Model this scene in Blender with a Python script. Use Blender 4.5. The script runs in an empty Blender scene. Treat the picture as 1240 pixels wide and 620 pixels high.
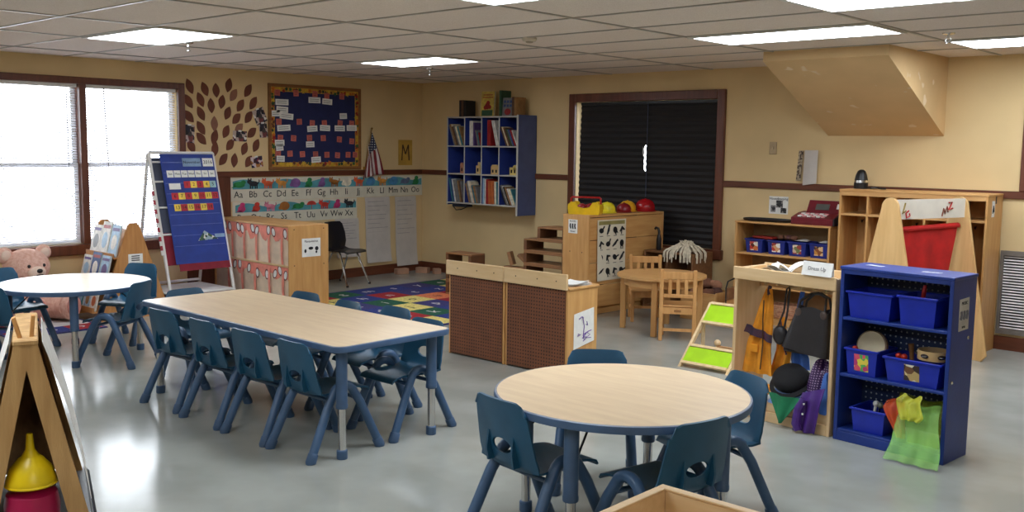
LAMP, SKY, EXPOSURE = 7.5, 5.0, 1.05
import bpy, bmesh, math, random
from mathutils import Vector, Matrix
R = math.radians
PI = math.pi
C = bpy.context.scene.collection
rnd = random.Random(7)

# ------------------------------------------------------------------ materials
def lin(c):
    return tuple((v / 12.92) if v <= 0.04045 else ((v + 0.055) / 1.055) ** 2.4 for v in [x / 255.0 for x in c[:3]]) + (1.0,)

MATS = {}
def mat(name, c, rough=0.5, var=0.07, scale=9.0, bump=0.0, bscale=80.0, metal=0.0, c2=None, stretch=None,
        emit=0.0, alpha=1.0, trans=0.0, transl=0.0, spec=0.5, coat=0.0, detail=3.0, lo=0.35, hi=0.65):
    if name in MATS: return MATS[name]
    m = bpy.data.materials.new(name); m.use_nodes = True
    nt = m.node_tree; N = nt.nodes; L = nt.links
    b = N['Principled BSDF']
    tc = N.new('ShaderNodeTexCoord'); mp = N.new('ShaderNodeMapping')
    if stretch: mp.inputs['Scale'].default_value = stretch
    L.new(tc.outputs['Object'], mp.inputs['Vector'])
    nz = N.new('ShaderNodeTexNoise'); nz.inputs['Scale'].default_value = scale; nz.inputs['Detail'].default_value = detail
    L.new(mp.outputs['Vector'], nz.inputs['Vector'])
    rp = N.new('ShaderNodeValToRGB')
    if c2 is None:
        a = tuple(max(0, v * (1 - var)) for v in c); d = tuple(min(255, v * (1 + var)) for v in c)
    else:
        a, d = c, c2
    rp.color_ramp.elements[0].position = lo; rp.color_ramp.elements[0].color = lin(a)
    rp.color_ramp.elements[1].position = hi; rp.color_ramp.elements[1].color = lin(d)
    L.new(nz.outputs['Fac'], rp.inputs['Fac'])
    L.new(rp.outputs['Color'], b.inputs['Base Color'])
    b.inputs['Roughness'].default_value = rough; b.inputs['Metallic'].default_value = metal
    b.inputs['Specular IOR Level'].default_value = spec
    b.inputs['Coat Weight'].default_value = coat
    if emit:
        L.new(rp.outputs['Color'], b.inputs['Emission Color']); b.inputs['Emission Strength'].default_value = emit
    b.inputs['Alpha'].default_value = alpha
    b.inputs['Transmission Weight'].default_value = trans
    if bump:
        n2 = N.new('ShaderNodeTexNoise'); n2.inputs['Scale'].default_value = bscale; n2.inputs['Detail'].default_value = 2
        L.new(mp.outputs['Vector'], n2.inputs['Vector'])
        bp = N.new('ShaderNodeBump'); bp.inputs['Strength'].default_value = bump; bp.inputs['Distance'].default_value = 0.01
        L.new(n2.outputs['Fac'], bp.inputs['Height']); L.new(bp.outputs['Normal'], b.inputs['Normal'])
    if transl:
        t = N.new('ShaderNodeBsdfTranslucent'); mx = N.new('ShaderNodeMixShader'); mx.inputs[0].default_value = transl
        L.new(rp.outputs['Color'], t.inputs['Color'])
        L.new(b.outputs[0], mx.inputs[1]); L.new(t.outputs[0], mx.inputs[2])
        L.new(mx.outputs[0], N['Material Output'].inputs['Surface'])
    MATS[name] = m
    return m

def wood(name, c1, c2, axis='x', rough=0.45, bump=0.05, sc=3.0):
    s = {'x': (1, 9, 9), 'y': (9, 1, 9), 'z': (9, 9, 1)}[axis]
    return mat(name, c1, rough, c2=c2, stretch=s, scale=sc, bump=bump, bscale=sc * 3, detail=6, lo=0.3, hi=0.7)

# ------------------------------------------------------------------ mesh builder
class B:
    def __init__(s): s.bm = bmesh.new(); s.mi = 0; s.T = Matrix.Identity(4)
    def m(s, i): s.mi = i; return s
    def at(s, loc=(0, 0, 0), rz=0, rx=0, ry=0):
        s.T = Matrix.Translation(loc) @ Matrix.Rotation(rz, 4, 'Z') @ Matrix.Rotation(ry, 4, 'Y') @ Matrix.Rotation(rx, 4, 'X'); return s
    def v(s, p): return s.bm.verts.new(s.T @ Vector(p))
    def f(s, vs):
        try:
            q = s.bm.faces.new(vs); q.material_index = s.mi; return q
        except ValueError: return None
    def box(s, a, b, bev=0.0, seg=1):
        x0, y0, z0 = [min(i, j) for i, j in zip(a, b)]; x1, y1, z1 = [max(i, j) for i, j in zip(a, b)]
        p = [s.v(q) for q in ((x0, y0, z0), (x1, y0, z0), (x1, y1, z0), (x0, y1, z0), (x0, y0, z1), (x1, y0, z1), (x1, y1, z1), (x0, y1, z1))]
        fs = [s.f([p[i] for i in q]) for q in ((3, 2, 1, 0), (4, 5, 6, 7), (0, 1, 5, 4), (1, 2, 6, 5), (2, 3, 7, 6), (3, 0, 4, 7))]
        if bev:
            es = list({e for f in fs for e in f.edges})
            r = bmesh.ops.bevel(s.bm, geom=es, offset=bev, segments=seg, affect='EDGES', profile=0.5)
            for f in r['faces']: f.material_index = s.mi
        return s
    def ring(s, ps): return [s.v(p) for p in ps]
    def loft(s, rings, close=True, cap=True):
        for a, b in zip(rings, rings[1:]):
            n = len(a); k = n if close else n - 1
            for i in range(k): s.f([a[i], a[(i + 1) % n], b[(i + 1) % n], b[i]])
        if cap: s.f(rings[0][::-1]); s.f(rings[-1])
        return s
    def tube(s, pts, r, n=10, cap=True, loop=False):
        pts = [Vector(p) for p in pts]; m = len(pts)
        rr = list(r) if isinstance(r, (list, tuple)) else [r] * m
        tg = []
        for i in range(m):
            if loop: t = pts[(i + 1) % m] - pts[i - 1]
            else: t = pts[min(i + 1, m - 1)] - pts[max(i - 1, 0)]
            tg.append(t.normalized())
        u = tg[0].orthogonal().normalized(); rings = []
        for i in range(m):
            u = (u - tg[i] * u.dot(tg[i])).normalized(); w = tg[i].cross(u)
            rings.append(s.ring([pts[i] + (u * math.cos(2 * PI * k / n) + w * math.sin(2 * PI * k / n)) * rr[i] for k in range(n)]))
        if loop: s.loft(rings + [rings[0]], cap=False)
        else: s.loft(rings, cap=cap)
        return s
    def cyl(s, p0, p1, r0, r1=None, n=16): return s.tube([p0, p1], [r0, r0 if r1 is None else r1], n)
    def lathe(s, prof, c=(0, 0, 0), n=24, axis='z', cap=True):
        rs = []
        for r, h in prof:
            ps = []
            for k in range(n):
                a = 2 * PI * k / n; x, y = r * math.cos(a), r * math.sin(a)
                ps.append({'z': (c[0] + x, c[1] + y, c[2] + h), 'y': (c[0] + x, c[1] + h, c[2] - y), 'x': (c[0] + h, c[1] + x, c[2] + y)}[axis])
            rs.append(s.ring(ps))
        return s.loft(rs, cap=cap)
    def ball(s, c, r, nu=14, nv=9, rot=None):
        if not isinstance(r, (tuple, list)): r = (r, r, r)
        Q = rot if rot is not None else Matrix.Identity(3)
        c = Vector(c); rs = []
        for j in range(1, nv):
            ph = PI * j / nv
            rs.append(s.ring([c + Q @ Vector((r[0] * math.sin(ph) * math.cos(2 * PI * i / nu), r[1] * math.sin(ph) * math.sin(2 * PI * i / nu), -r[2] * math.cos(ph))) for i in range(nu)]))
        s.loft(rs, cap=False)
        a = s.v(c + Q @ Vector((0, 0, -r[2]))); b = s.v(c + Q @ Vector((0, 0, r[2])))
        for i in range(nu):
            s.f([a, rs[0][(i + 1) % nu], rs[0][i]]); s.f([b, rs[-1][i], rs[-1][(i + 1) % nu]])
        return s
    def prism(s, pts, d):
        d = Vector(d); a = s.ring(pts); b = s.ring([Vector(p) + d for p in pts])
        return s.loft([a, b])
    def poly(s, pts): s.f(s.ring(pts)); return s
    def sheet(s, fn, nu, nv, t=0.0, closeu=False):
        P = [[Vector(fn(i / nu, j / nv)) for i in range(nu + 1)] for j in range(nv + 1)]
        def nrm(j, i):
            a = P[j][min(i + 1, nu)] - P[j][max(i - 1, 0)]; b = P[min(j + 1, nv)][i] - P[max(j - 1, 0)][i]
            n = a.cross(b); return n.normalized() if n.length > 1e-9 else Vector((0, 0, 1))
        A = [s.ring([P[j][i] + nrm(j, i) * (t / 2) for i in range(nu + 1)]) for j in range(nv + 1)]
        for j in range(nv):
            for i in range(nu): s.f([A[j][i], A[j][i + 1], A[j + 1][i + 1], A[j + 1][i]])
        if t:
            Z = [s.ring([P[j][i] - nrm(j, i) * (t / 2) for i in range(nu + 1)]) for j in range(nv + 1)]
            for j in range(nv):
                for i in range(nu): s.f([Z[j][i], Z[j + 1][i], Z[j + 1][i + 1], Z[j][i + 1]])
            for i in range(nu):
                s.f([A[0][i], Z[0][i], Z[0][i + 1], A[0][i + 1]]); s.f([A[nv][i], A[nv][i + 1], Z[nv][i + 1], Z[nv][i]])
            for j in range(nv):
                s.f([A[j][0], A[j + 1][0], Z[j + 1][0], Z[j][0]]); s.f([A[j][nu], Z[j][nu], Z[j + 1][nu], A[j + 1][nu]])
        return s
    def mesh(s, name, mats, smooth=35):
        bmesh.ops.recalc_face_normals(s.bm, faces=s.bm.faces[:])
        me = bpy.data.meshes.new(name); s.bm.to_mesh(me); s.bm.free()
        for q in (mats if isinstance(mats, (list, tuple)) else [mats]): me.materials.append(q)
        if smooth:
            me.shade_smooth(); me.set_sharp_from_angle(angle=R(smooth))
        return me
    def build(s, name, mats, parent=None, smooth=35, **k):
        o = bpy.data.objects.new(name, s.mesh(name, mats, smooth)); C.objects.link(o)
        if parent is not None: o.parent = parent
        if k: tag(o, **k)
        return o

def tag(o, label=None, cat=None, group=None, kind=None):
    if label: o['label'] = label
    if cat: o['category'] = cat
    if group: o['group'] = group
    if kind: o['kind'] = kind
    return o
def thing(name, label, cat, loc=(0, 0, 0), rz=0.0, group=None):
    o = bpy.data.objects.new(name, None); C.objects.link(o); o.empty_display_size = 0.05
    o.location = loc; o.rotation_euler = (0, 0, rz)
    return tag(o, label, cat, group)
def dup(root, loc, rz, label, group=None):
    r = root.copy(); C.objects.link(r); r.location = loc; r.rotation_euler = (0, 0, rz)
    r['label'] = label
    if group: r['group'] = group
    for ch in list(root.children):
        c = ch.copy(); C.objects.link(c); c.parent = r
        for g in list(ch.children):
            d = g.copy(); C.objects.link(d); d.parent = c
    return r
def struct(b, name, m, parent=None, smooth=0):
    return b.build(name, m, parent, smooth, kind='structure')
_font = {}
def text(name, body, size, m, parent, M4, ext=0.0006, align='CENTER', sx=1.0):
    """flat lettering as a mesh; M4 places its local xy plane"""
    cu = bpy.data.curves.new('lettering', 'FONT'); cu.body = body; cu.size = size; cu.extrude = ext
    cu.align_x = align; cu.align_y = 'CENTER'; cu.resolution_u = 2
    t = bpy.data.objects.new('lettering', cu); C.objects.link(t)
    bpy.context.view_layer.update()
    me = bpy.data.meshes.new_from_object(t.evaluated_get(bpy.context.evaluated_depsgraph_get()))
    bpy.data.objects.remove(t); bpy.data.curves.remove(cu)
    me.transform(M4 @ Matrix.Scale(sx, 4, (1, 0, 0))); me.materials.clear(); me.materials.append(m)
    o = bpy.data.objects.new(name, me); C.objects.link(o); o.parent = parent
    return o
def M4(o, ex, ey):
    ex, ey = Vector(ex).normalized(), Vector(ey).normalized(); ez = ex.cross(ey)
    return Matrix(((ex.x, ey.x, ez.x, o[0]), (ex.y, ey.y, ez.y, o[1]), (ex.z, ey.z, ez.z, o[2]), (0, 0, 0, 1)))

# ------------------------------------------------------------------ palette
cream = mat('cream_wall_paint', (220, 192, 142), 0.75, var=0.03, scale=1.3, bump=0.08, bscale=220)
maple = wood('maple_wood', (200, 146, 86), (216, 168, 108), 'x')
maple_z = wood('maple_wood_upright', (196, 142, 82), (214, 164, 102), 'z')
maple_y = wood('maple_wood_across', (198, 144, 84), (214, 166, 104), 'y')
birch = wood('pale_birch_wood', (214, 178, 128), (226, 194, 148), 'x')
birch_z = wood('pale_birch_upright', (212, 176, 126), (226, 192, 146), 'z')
brownwood = wood('dark_brown_trim', (86, 44, 26), (112, 60, 38), 'y', rough=0.4)
brownwood_x = wood('dark_brown_trim_x', (86, 44, 26), (112, 60, 38), 'x', rough=0.4)
brownwood_z = wood('dark_brown_trim_z', (88, 46, 28), (114, 62, 40), 'z', rough=0.4)
white = mat('white_paint', (226, 224, 218), 0.4, var=0.02)
paper = mat('white_paper', (232, 230, 224), 0.8, var=0.02, scale=20)
black = mat('black_plastic', (22, 22, 24), 0.4, var=0.1)
ink = mat('black_ink', (18, 18, 22), 0.7, var=0.1)
chrome = mat('chrome_steel', (215, 215, 215), 0.18, var=0.02, metal=1.0)
red = mat('red_plastic', (178, 26, 24), 0.35, var=0.06)
yellow = mat('yellow_plastic', (232, 190, 22), 0.35, var=0.05)
bluebin = mat('bright_blue_plastic', (22, 44, 170), 0.35, var=0.05)
glass = mat('window_glass', (255, 255, 255), 0.02, var=0.0, trans=1.0)
def tmesh(body, size, ext=0.0006, align='CENTER'):
    cu = bpy.data.curves.new('lettering', 'FONT'); cu.body = body; cu.size = size; cu.extrude = ext
    cu.align_x = align; cu.align_y = 'CENTER'; cu.resolution_u = 2
    t = bpy.data.objects.new('lettering', cu); C.objects.link(t)
    bpy.context.view_layer.update()
    me = bpy.data.meshes.new_from_object(t.evaluated_get(bpy.context.evaluated_depsgraph_get()))
    bpy.data.objects.remove(t); bpy.data.curves.remove(cu)
    return me
def addtext(b, body, size, M, ext=0.0006, align='CENTER'):
    me = tmesh(body, size, ext, align); me.transform(b.T @ M)
    for p in me.polygons: p.material_index = b.mi
    n0 = len(b.bm.faces); b.bm.from_mesh(me); b.bm.faces.ensure_lookup_table()
    for f in b.bm.faces[n0:]: f.material_index = b.mi
    bpy.data.meshes.remove(me)
    return b
EX, EY, EZ = (1, 0, 0), (0, 1, 0), (0, 0, 1)
LWM = lambda y, z, x=.003: M4((x, y, z), EY, EZ)          # on the left wall
RWM = lambda x, z, y=-.003: M4((x, y, z), EX, EZ)         # on the right wall
def dots(name, base, dotc, spacing, rad, axis, rough=.5, base2=None):
    m = mat(name, base, rough, var=.06, c2=base2)
    nt = m.node_tree; N = nt.nodes; L = nt.links; b = N['Principled BSDF']
    src = b.inputs['Base Color'].links[0].from_socket
    tc = N.new('ShaderNodeTexCoord')
    def vm(op, a, v=None):
        n = N.new('ShaderNodeVectorMath'); n.operation = op; L.new(a, n.inputs[0])
        if v is not None: n.inputs[1].default_value = v
        return n
    k = 1 / spacing
    a = vm('MULTIPLY', tc.outputs['Object'], (k, k, k)); a = vm('FRACTION', a.outputs[0]); a = vm('SUBTRACT', a.outputs[0], (.5, .5, .5))
    a = vm('MULTIPLY', a.outputs[0], (0 if axis == 'x' else 1, 0 if axis == 'y' else 1, 0 if axis == 'z' else 1)); a = vm('LENGTH', a.outputs[0])
    c = N.new('ShaderNodeMath'); c.operation = 'LESS_THAN'; c.inputs[1].default_value = rad; L.new(a.outputs['Value'], c.inputs[0])
    mx = N.new('ShaderNodeMix'); mx.data_type = 'RGBA'; mx.inputs['B'].default_value = lin(dotc)
    L.new(c.outputs[0], mx.inputs['Factor']); L.new(src, mx.inputs['A']); L.new(mx.outputs['Result'], b.inputs['Base Color'])
    return m
def blotch(name, cols, scale=30, rough=.6):
    m = bpy.data.materials.new(name); m.use_nodes = True; N = m.node_tree.nodes; L = m.node_tree.links
    tc = N.new('ShaderNodeTexCoord'); v = N.new('ShaderNodeTexVoronoi'); v.inputs['Scale'].default_value = scale
    r = N.new('ShaderNodeValToRGB'); r.color_ramp.interpolation = 'CONSTANT'
    L.new(tc.outputs['Object'], v.inputs['Vector']); L.new(v.outputs['Color'], r.inputs['Fac'])
    n = len(cols); e = r.color_ramp.elements
    while len(e) < n: e.new(.5)
    for i, c in enumerate(cols): e[i].position = i / n * .8 + .1 * (i > 0); e[i].color = lin(c)
    L.new(r.outputs['Color'], N['Principled BSDF'].inputs['Base Color']); N['Principled BSDF'].inputs['Roughness'].default_value = rough
    return m
# ------------------------------------------------------------------ camera (the spot the photograph was taken from)
cam = bpy.data.cameras.new('camera'); co = bpy.data.objects.new('camera', cam); C.objects.link(co)
cam.sensor_width = 36; cam.lens = 36 * 1186.286 / 1240; cam.clip_start = 0.05
pit, rol, yaw = 0.111024, 0.0133401, 0.737532
fw = Vector((-math.sin(yaw) * math.cos(pit), math.cos(yaw) * math.cos(pit), -math.sin(pit)))
rt = Vector((math.cos(yaw), math.sin(yaw), 0)); up = rt.cross(fw)
r2 = math.cos(rol) * rt + math.sin(rol) * up; u2 = -math.sin(rol) * rt + math.cos(rol) * up
co.matrix_world = Matrix(((r2.x, u2.x, -fw.x, 9.57222), (r2.y, u2.y, -fw.y, -8.75603), (r2.z, u2.z, -fw.z, 1.63513), (0, 0, 0, 1)))
bpy.context.scene.camera = co
# ------------------------------------------------------------------ the room
HC = 2.44; XR = 12.0; YB = -11.0
floor_m = mat('vinyl_floor', (152, 153, 145), 0.16, c2=(168, 169, 161), scale=2.2, bump=0.02, bscale=6, spec=0.5)
struct(B().box((-0.2, YB - .2, -0.1), (XR + .2, 0.2, 0)), 'floor', floor_m)
def ceil_mat():
    m = mat('ceiling_tile', (226, 212, 200), 0.9, c2=(240, 228, 217), scale=160, bump=0.5, bscale=140, detail=1)
    return m
struct(B().box((-0.2, YB - .2, HC), (XR + .2, 0.2, HC + .1)), 'ceiling', ceil_mat())
GX = [0.62, 1.885, 3.05, 4.31, 5.65, 7.02, 8.3, 9.6, 10.9]
GY = [-0.72, -1.36, -2.0, -2.62, -3.26, -3.9, -4.62, -5.31, -5.94, -6.6, -7.25, -7.9, -8.6, -9.3, -10.0]
g = B()
for x in GX: g.box((x - .011, YB, HC - .007), (x + .011, 0, HC + .004))
for y in GY: g.box((0, y - .011, HC - .006), (XR, y + .011, HC + .004))
struct(g, 'trim_1', mat('grid_metal', (168, 162, 152), 0.35, var=0.03))
# left wall with its window opening
WY0, WY1, WZ0, WZ1 = -5.50, -3.46, 0.63, 2.19
w = B()
w.box((-.2, YB, 0), (0, WY0, HC)); w.box((-.2, WY1, 0), (0, 0, HC)); w.box((-.2, WY0, 0), (0, WY1, WZ0)); w.box((-.2, WY0, WZ1), (0, WY1, HC))
struct(w, 'wall_left', cream)
# right wall with two openings
VX0, VX1, VZ0, VZ1 = 2.568, 4.396, 0.62, 2.143
w = B()
w.box((-.2, 0, 0), (VX0, .2, HC)); w.box((VX1, 0, 0), (7.32, .2, HC)); w.box((VX0, 0, 0), (VX1, .2, VZ0)); w.box((VX0, 0, VZ1), (VX1, .2, HC))
w.box((7.32, 0, 0), (8.6, .2, 1.30)); w.box((7.32, 0, 2.15), (8.6, .2, HC)); w.box((8.6, 0, 0), (XR, .2, HC))
struct(w, 'wall_right', cream)
struct(B().box((XR, YB, 0), (XR + .2, 0, HC)), 'wall_east', cream)
struct(B().box((-.2, YB - .2, 0), (XR + .2, YB, HC)), 'wall_back', cream)
# sloping bulkhead under the ceiling
SX0, SX1 = 5.567, 6.607
s = B(); yf = -1.30; zf = 2.36
s.prism([(SX0, 0, 1.775), (SX0, 0, HC), (SX0, yf, HC), (SX0, yf, zf)], (SX1 - SX0, 0, 0))
def spotted(name, c, c2):
    m = mat(name, c, 0.75, var=0.03, scale=2)
    nt = m.node_tree; N = nt.nodes; L = nt.links; b = N['Principled BSDF']
    src = b.inputs['Base Color'].links[0].from_socket
    n = N.new('ShaderNodeTexNoise'); n.inputs['Scale'].default_value = 6.5; n.inputs['Detail'].default_value = 1.5
    tc = N.new('ShaderNodeTexCoord'); L.new(tc.outputs['Object'], n.inputs['Vector'])
    r = N.new('ShaderNodeValToRGB'); r.color_ramp.elements[0].position = .66; r.color_ramp.elements[1].position = .70
    L.new(n.outputs['Fac'], r.inputs['Fac'])
    mx = N.new('ShaderNodeMix'); mx.data_type = 'RGBA'; mx.inputs['B'].default_value = lin(c2)
    L.new(r.outputs['Color'], mx.inputs['Factor']); L.new(src, mx.inputs['A']); L.new(mx.outputs['Result'], b.inputs['Base Color'])
    return m
struct(s, 'wall_bulkhead', spotted('patched_bulkhead_paint', (216, 182, 132), (228, 206, 172)))
# trims
struct(B().box((0, WY1 + .07, 1.263), (.022, 0, 1.325), .004).box((0, YB, 1.263), (.022, WY0 - .09, 1.325), .004), 'trim_2', brownwood)
t = B(); t.box((0, -.022, 1.263), (2.482, 0, 1.325), .004); t.box((4.487, -.022, 1.263), (XR, 0, 1.325), .004)
struct(t, 'trim_3', brownwood_x)
struct(B().box((0, -3.39, .115), (.014, -2.855, 1.263)), 'trim_4', brownwood_z)
struct(B().box((0, YB, 0), (.016, 0, .116), .003), 'baseboard_left', brownwood)
struct(B().box((0, -.016, 0), (XR, 0, .116), .003), 'baseboard_right', brownwood_x)
# left window: casing, two double hung sashes, panes, blinds
wf = struct(B().box((-.02, WY1, .54), (.03, WY1 + .075, 2.25), .006).box((-.02, WY0 - .075, .54), (.03, WY0, 2.25), .006)
            .box((-.02, WY0, WZ1 - .005), (.031, WY1, 2.25), .006).box((-.02, WY0 - .05, .53), (.06, WY1 + .05, WZ0), .008)
            .box((-.12, -4.49, WZ0), (.012, -4.425, WZ1)), 'window_1', brownwood_z)
sash = B()
for y0, y1 in ((WY0, -4.49), (-4.425, WY1)):
    for z0, z1, x in ((WZ0, 1.42, -.10), (1.38, WZ1, -.13)):
        sash.box((x, y0, z0), (x + .03, y0 + .04, z1)); sash.box((x, y1 - .04, z0), (x + .03, y1, z1))
        sash.box((x, y0 + .04, z0), (x + .03, y1 - .04, z0 + .04)); sash.box((x, y0 + .04, z1 - .04), (x + .03, y1 - .04, z1))
struct(sash, 'window_sash', white, wf)
pn = B()
for y0, y1 in ((WY0 + .04, -4.53), (-4.465, WY1 - .04)):
    for z0, z1, x in ((WZ0 + .04, 1.38, -.085), (1.42, WZ1 - .04, -.115)): pn.box((x, y0, z0), (x + .004, y1, z1))
def clear_glass():
    m = bpy.data.materials.new('clear_pane'); m.use_nodes = True; N = m.node_tree.nodes; L = m.node_tree.links
    tb = N.new('ShaderNodeBsdfTransparent'); gl = N.new('ShaderNodeBsdfGlossy'); gl.inputs['Roughness'].default_value = .02
    fr = N.new('ShaderNodeFresnel'); mx = N.new('ShaderNodeMixShader')
    L.new(fr.outputs[0], mx.inputs[0]); L.new(tb.outputs[0], mx.inputs[1]); L.new(gl.outputs[0], mx.inputs[2])
    L.new(mx.outputs[0], N['Material Output'].inputs['Surface']); return m
pane_m = clear_glass()
struct(pn, 'window_pane', pane_m, wf)
blind_m = mat('white_blind', (236, 236, 240), 0.5, var=0.01, transl=0.6)
for (y0, y1, lab) in ((WY0 + .01, -4.505, 'white slatted blind in the left half of the bright window'), (-4.41, WY1 - .01, 'white slatted blind in the right half of the bright window, nearest the paper leaves')):
    bl = thing('window_blind', lab, 'blind', (-.03, (y0 + y1) / 2, WZ0), 0, 'white blinds in the bright window')
    h = (y1 - y0) / 2
    B().box((-.022, -h, WZ1 - WZ0 - .04), (.022, h, WZ1 - WZ0 - .004), .004).build('headrail', white, bl)
    s = B(); z = .03
    while z < WZ1 - WZ0 - .05:
        s.at((0, 0, z), 0, 0, R(28)).box((-.0125, -h + .006, -.0006), (.0125, h - .006, .0006)); z += .0245
    s.build('slats', blind_m, bl, 0)
    B().box((-.013, -h + .004, .004), (.013, h - .004, .02), .003).build('bottom_rail', white, bl)
    B().cyl((.02, -h + .2 if y1 > -4 else h - .1, .75), (.02, -h + .17 if y1 > -4 else h - .1, WZ1 - WZ0 - .03), .004, n=8).build('tilt_wand', mat('grey_wand', (120, 120, 125), .4), bl)
# right window: casing, panes, dark pleated shades
vf = struct(B().box((2.482, -.03, .52), (VX0, .02, 2.235), .006).box((VX1, -.03, .52), (4.487, .02, 2.235), .006)
            .box((VX0, -.03, VZ1), (VX1, .02, 2.235), .006).box((2.46, -.05, .52), (4.51, .02, VZ0), .008), 'window_2', brownwood_z)
struct(B().box((VX0, .12, VZ0), (VX0 + .03, .15, VZ1)).box((VX1 - .03, .12, VZ0), (VX1, .15, VZ1)).box((3.48, .12, VZ0), (3.53, .15, VZ1))
       .box((VX0, .12, VZ0), (VX1, .15, VZ0 + .04)).box((VX0, .12, VZ1 - .04), (VX1, .15, VZ1)), 'window_sash', white, vf)
struct(B().box((VX0 + .03, .13, VZ0 + .04), (3.48, .134, VZ1 - .04)).box((3.53, .13, VZ0 + .04), (VX1 - .03, .134, VZ1 - .04)), 'window_pane', pane_m, vf)
shade_m = mat('blackout_fabric', (20, 18, 20), 0.7, c2=(30, 27, 28), scale=3, stretch=(1, 1, 30))
def pleats(x0, x1, z0, z1, skew):
    n = 46
    def fn(u, v):
        k = v * n; f = abs((k % 2) - 1)
        x = x0 + (x1 - x0) * u
        if u == 0: x += skew * (1 - v)
        if u == 1 and skew and .52 < v < .70: x -= .022
        return (x, .035 + .012 * f, z0 + (z1 - z0) * v)
    return fn
for (x0, x1, sk, lab) in ((2.615, 3.506, -.03, 'black pleated blackout shade, left one, with a sliver of light beside it'),
                          (3.5065, 4.392, 0.0, 'black pleated blackout shade in the right half of the dark window')):
    sh = thing('blackout_shade', lab, 'shade', ((x0 + x1) / 2, .03, VZ0), 0, 'black shades in the dark window')
    xm = (x0 + x1) / 2
    b = B()
    b.at((-xm, -.03, -VZ0)); b.sheet(pleats(x0, x1, VZ0 + .012, VZ1 - .03, sk), 6, 92, .003)
    b.build('pleated_fabric', shade_m, sh, 0)
    B().box((x0 - xm, -.005, VZ1 - VZ0 - .035), (x1 - xm, .03, VZ1 - VZ0 - .003), .004).build('headrail', black, sh)
    B().box((x0 - xm - .0, -.002, .002), (x1 - xm, .026, .02), .004).build('bottom_rail', black, sh)
    if sk: B().tube([(x1 - xm + .022, -.008, z) for z in (VZ1 - VZ0 - .03, 1.2, 1.0, .5)], .004, 6).build('pull_cord', mat('navy_cord', (60, 66, 90), .6), sh)
    if sk: B().ball((x1 - xm - .02, -.012, .98), (.008, .008, .05)).build('cord_tassel', white, sh)
# third window, hardly in frame
xf = struct(B().box((7.235, -.03, 1.325), (7.32, .02, 2.24), .005).box((8.6, -.03, 1.325), (8.69, .02, 2.24), .005).box((7.32, -.03, 2.15), (8.6, .02, 2.24), .005), 'window_3', brownwood_z)
struct(B().box((7.32, .1, 1.30), (8.6, .105, 2.15)), 'window_pane', pane_m, xf)
struct(B().box((7.34, .04, 1.32), (8.58, .046, 2.14)), 'window_shade', shade_m, xf)

# ------------------------------------------------------------------ ceiling lights
lamp_m = mat('light_diffuser', (234, 244, 255), 0.4, var=0.0, emit=LAMP)
lights = [(1.885, 3.05, -2.62, -2.0, 'recessed ceiling light panel nearest the room corner, above the leaf board'),
          (1.885, 3.05, -5.31, -4.62, 'recessed ceiling light panel on the left, above the window side'),
          (5.65, 7.02, -2.62, -2.0, 'long recessed ceiling light panel in front of the sloping bulkhead'),
          (7.02, 8.3, -1.36, -.72, 'recessed ceiling light panel at the right edge beyond the sprinkler'),
          (5.65, 7.02, -5.31, -4.62, 'recessed ceiling light panel cut by the top edge at centre'),
          (7.02, 8.3, -3.9, -3.26, 'recessed ceiling light panel cut by the top edge at right')]
for x0, x1, y0, y1, lab in lights:
    t = thing('ceiling_light', lab, 'ceiling light', ((x0 + x1) / 2, (y0 + y1) / 2, HC), 0, 'recessed light panels in the tiled ceiling')
    a, b = (x1 - x0) / 2 - .012, (y1 - y0) / 2 - .012
    B().box((-a + .03, -b + .03, -.012), (a - .03, b - .03, -.004)).build('diffuser', lamp_m, t, 0)
    f = B()
    f.box((-a, -b, -.014), (a, -b + .03, -.002)).box((-a, b - .03, -.014), (a, b, -.002)).box((-a, -b + .03, -.014), (-a + .03, b - .03, -.002)).box((a - .03, -b + .03, -.014), (a, b - .03, -.002))
    f.build('frame', white, t, 0)
for x0, x1, y0, y1 in ((5.65, 7.02, -8.6, -7.9), (9.6, 10.9, -8.6, -7.9), (1.885, 3.05, -8.6, -7.9)):  # unseen panels carrying on the visible pattern, added for room light
    t = thing('ceiling_light', 'unseen ceiling light panel outside the view, added for room light', 'ceiling light', ((x0 + x1) / 2, (y0 + y1) / 2, HC), 0, 'unseen light panels added outside the view')
    a, b = (x1 - x0) / 2 - .012, (y1 - y0) / 2 - .012
    B().box((-a, -b, -.012), (a, b, -.004)).build('diffuser', lamp_m, t, 0)
# ceiling fittings
def sprinkler(x, y, lab):
    t = thing('fire_sprinkler', lab, 'sprinkler', (x, y, HC), 0, 'fire sprinklers on the ceiling')
    B().lathe([(.042, -.001), (.04, -.008), (.018, -.014)], n=20).build('escutcheon', chrome, t)
    B().cyl((0, 0, -.01), (0, 0, -.035), .009, n=10).tube([(-.012, 0, -.03), (-.018, 0, -.05), (-.004, 0, -.066)], .003, 6).tube([(.012, 0, -.03), (.018, 0, -.05), (.004, 0, -.066)], .003, 6).build('sprinkler_head', chrome, t)
    B().lathe([(.004, -.066), (.02, -.068), (.02, -.070), (.004, -.071)], n=14).build('deflector', chrome, t)
sprinkler(2.213, -4.575, 'small fire sprinkler beside the left ceiling light panel')
sprinkler(1.93, -1.66, 'small fire sprinkler below the ceiling light panel nearest the corner')
sprinkler(7.20, -1.78, 'fire sprinkler on a round plate at the upper right, by the edge light panel')
sd = thing('smoke_detector', 'small beige smoke detector on the middle of the tiled ceiling', 'smoke detector', (4.688, -3.22, HC))
B().lathe([(.055, -.002), (.055, -.018), (.045, -.03)], n=24).build('housing', mat('aged_white_plastic', (206, 196, 176), .5), sd)
B().lathe([(.03, -.03), (.026, -.038), (.012, -.041)], n=20).build('sensor_cap', mat('aged_white_dark', (160, 150, 132), .5), sd)

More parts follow.
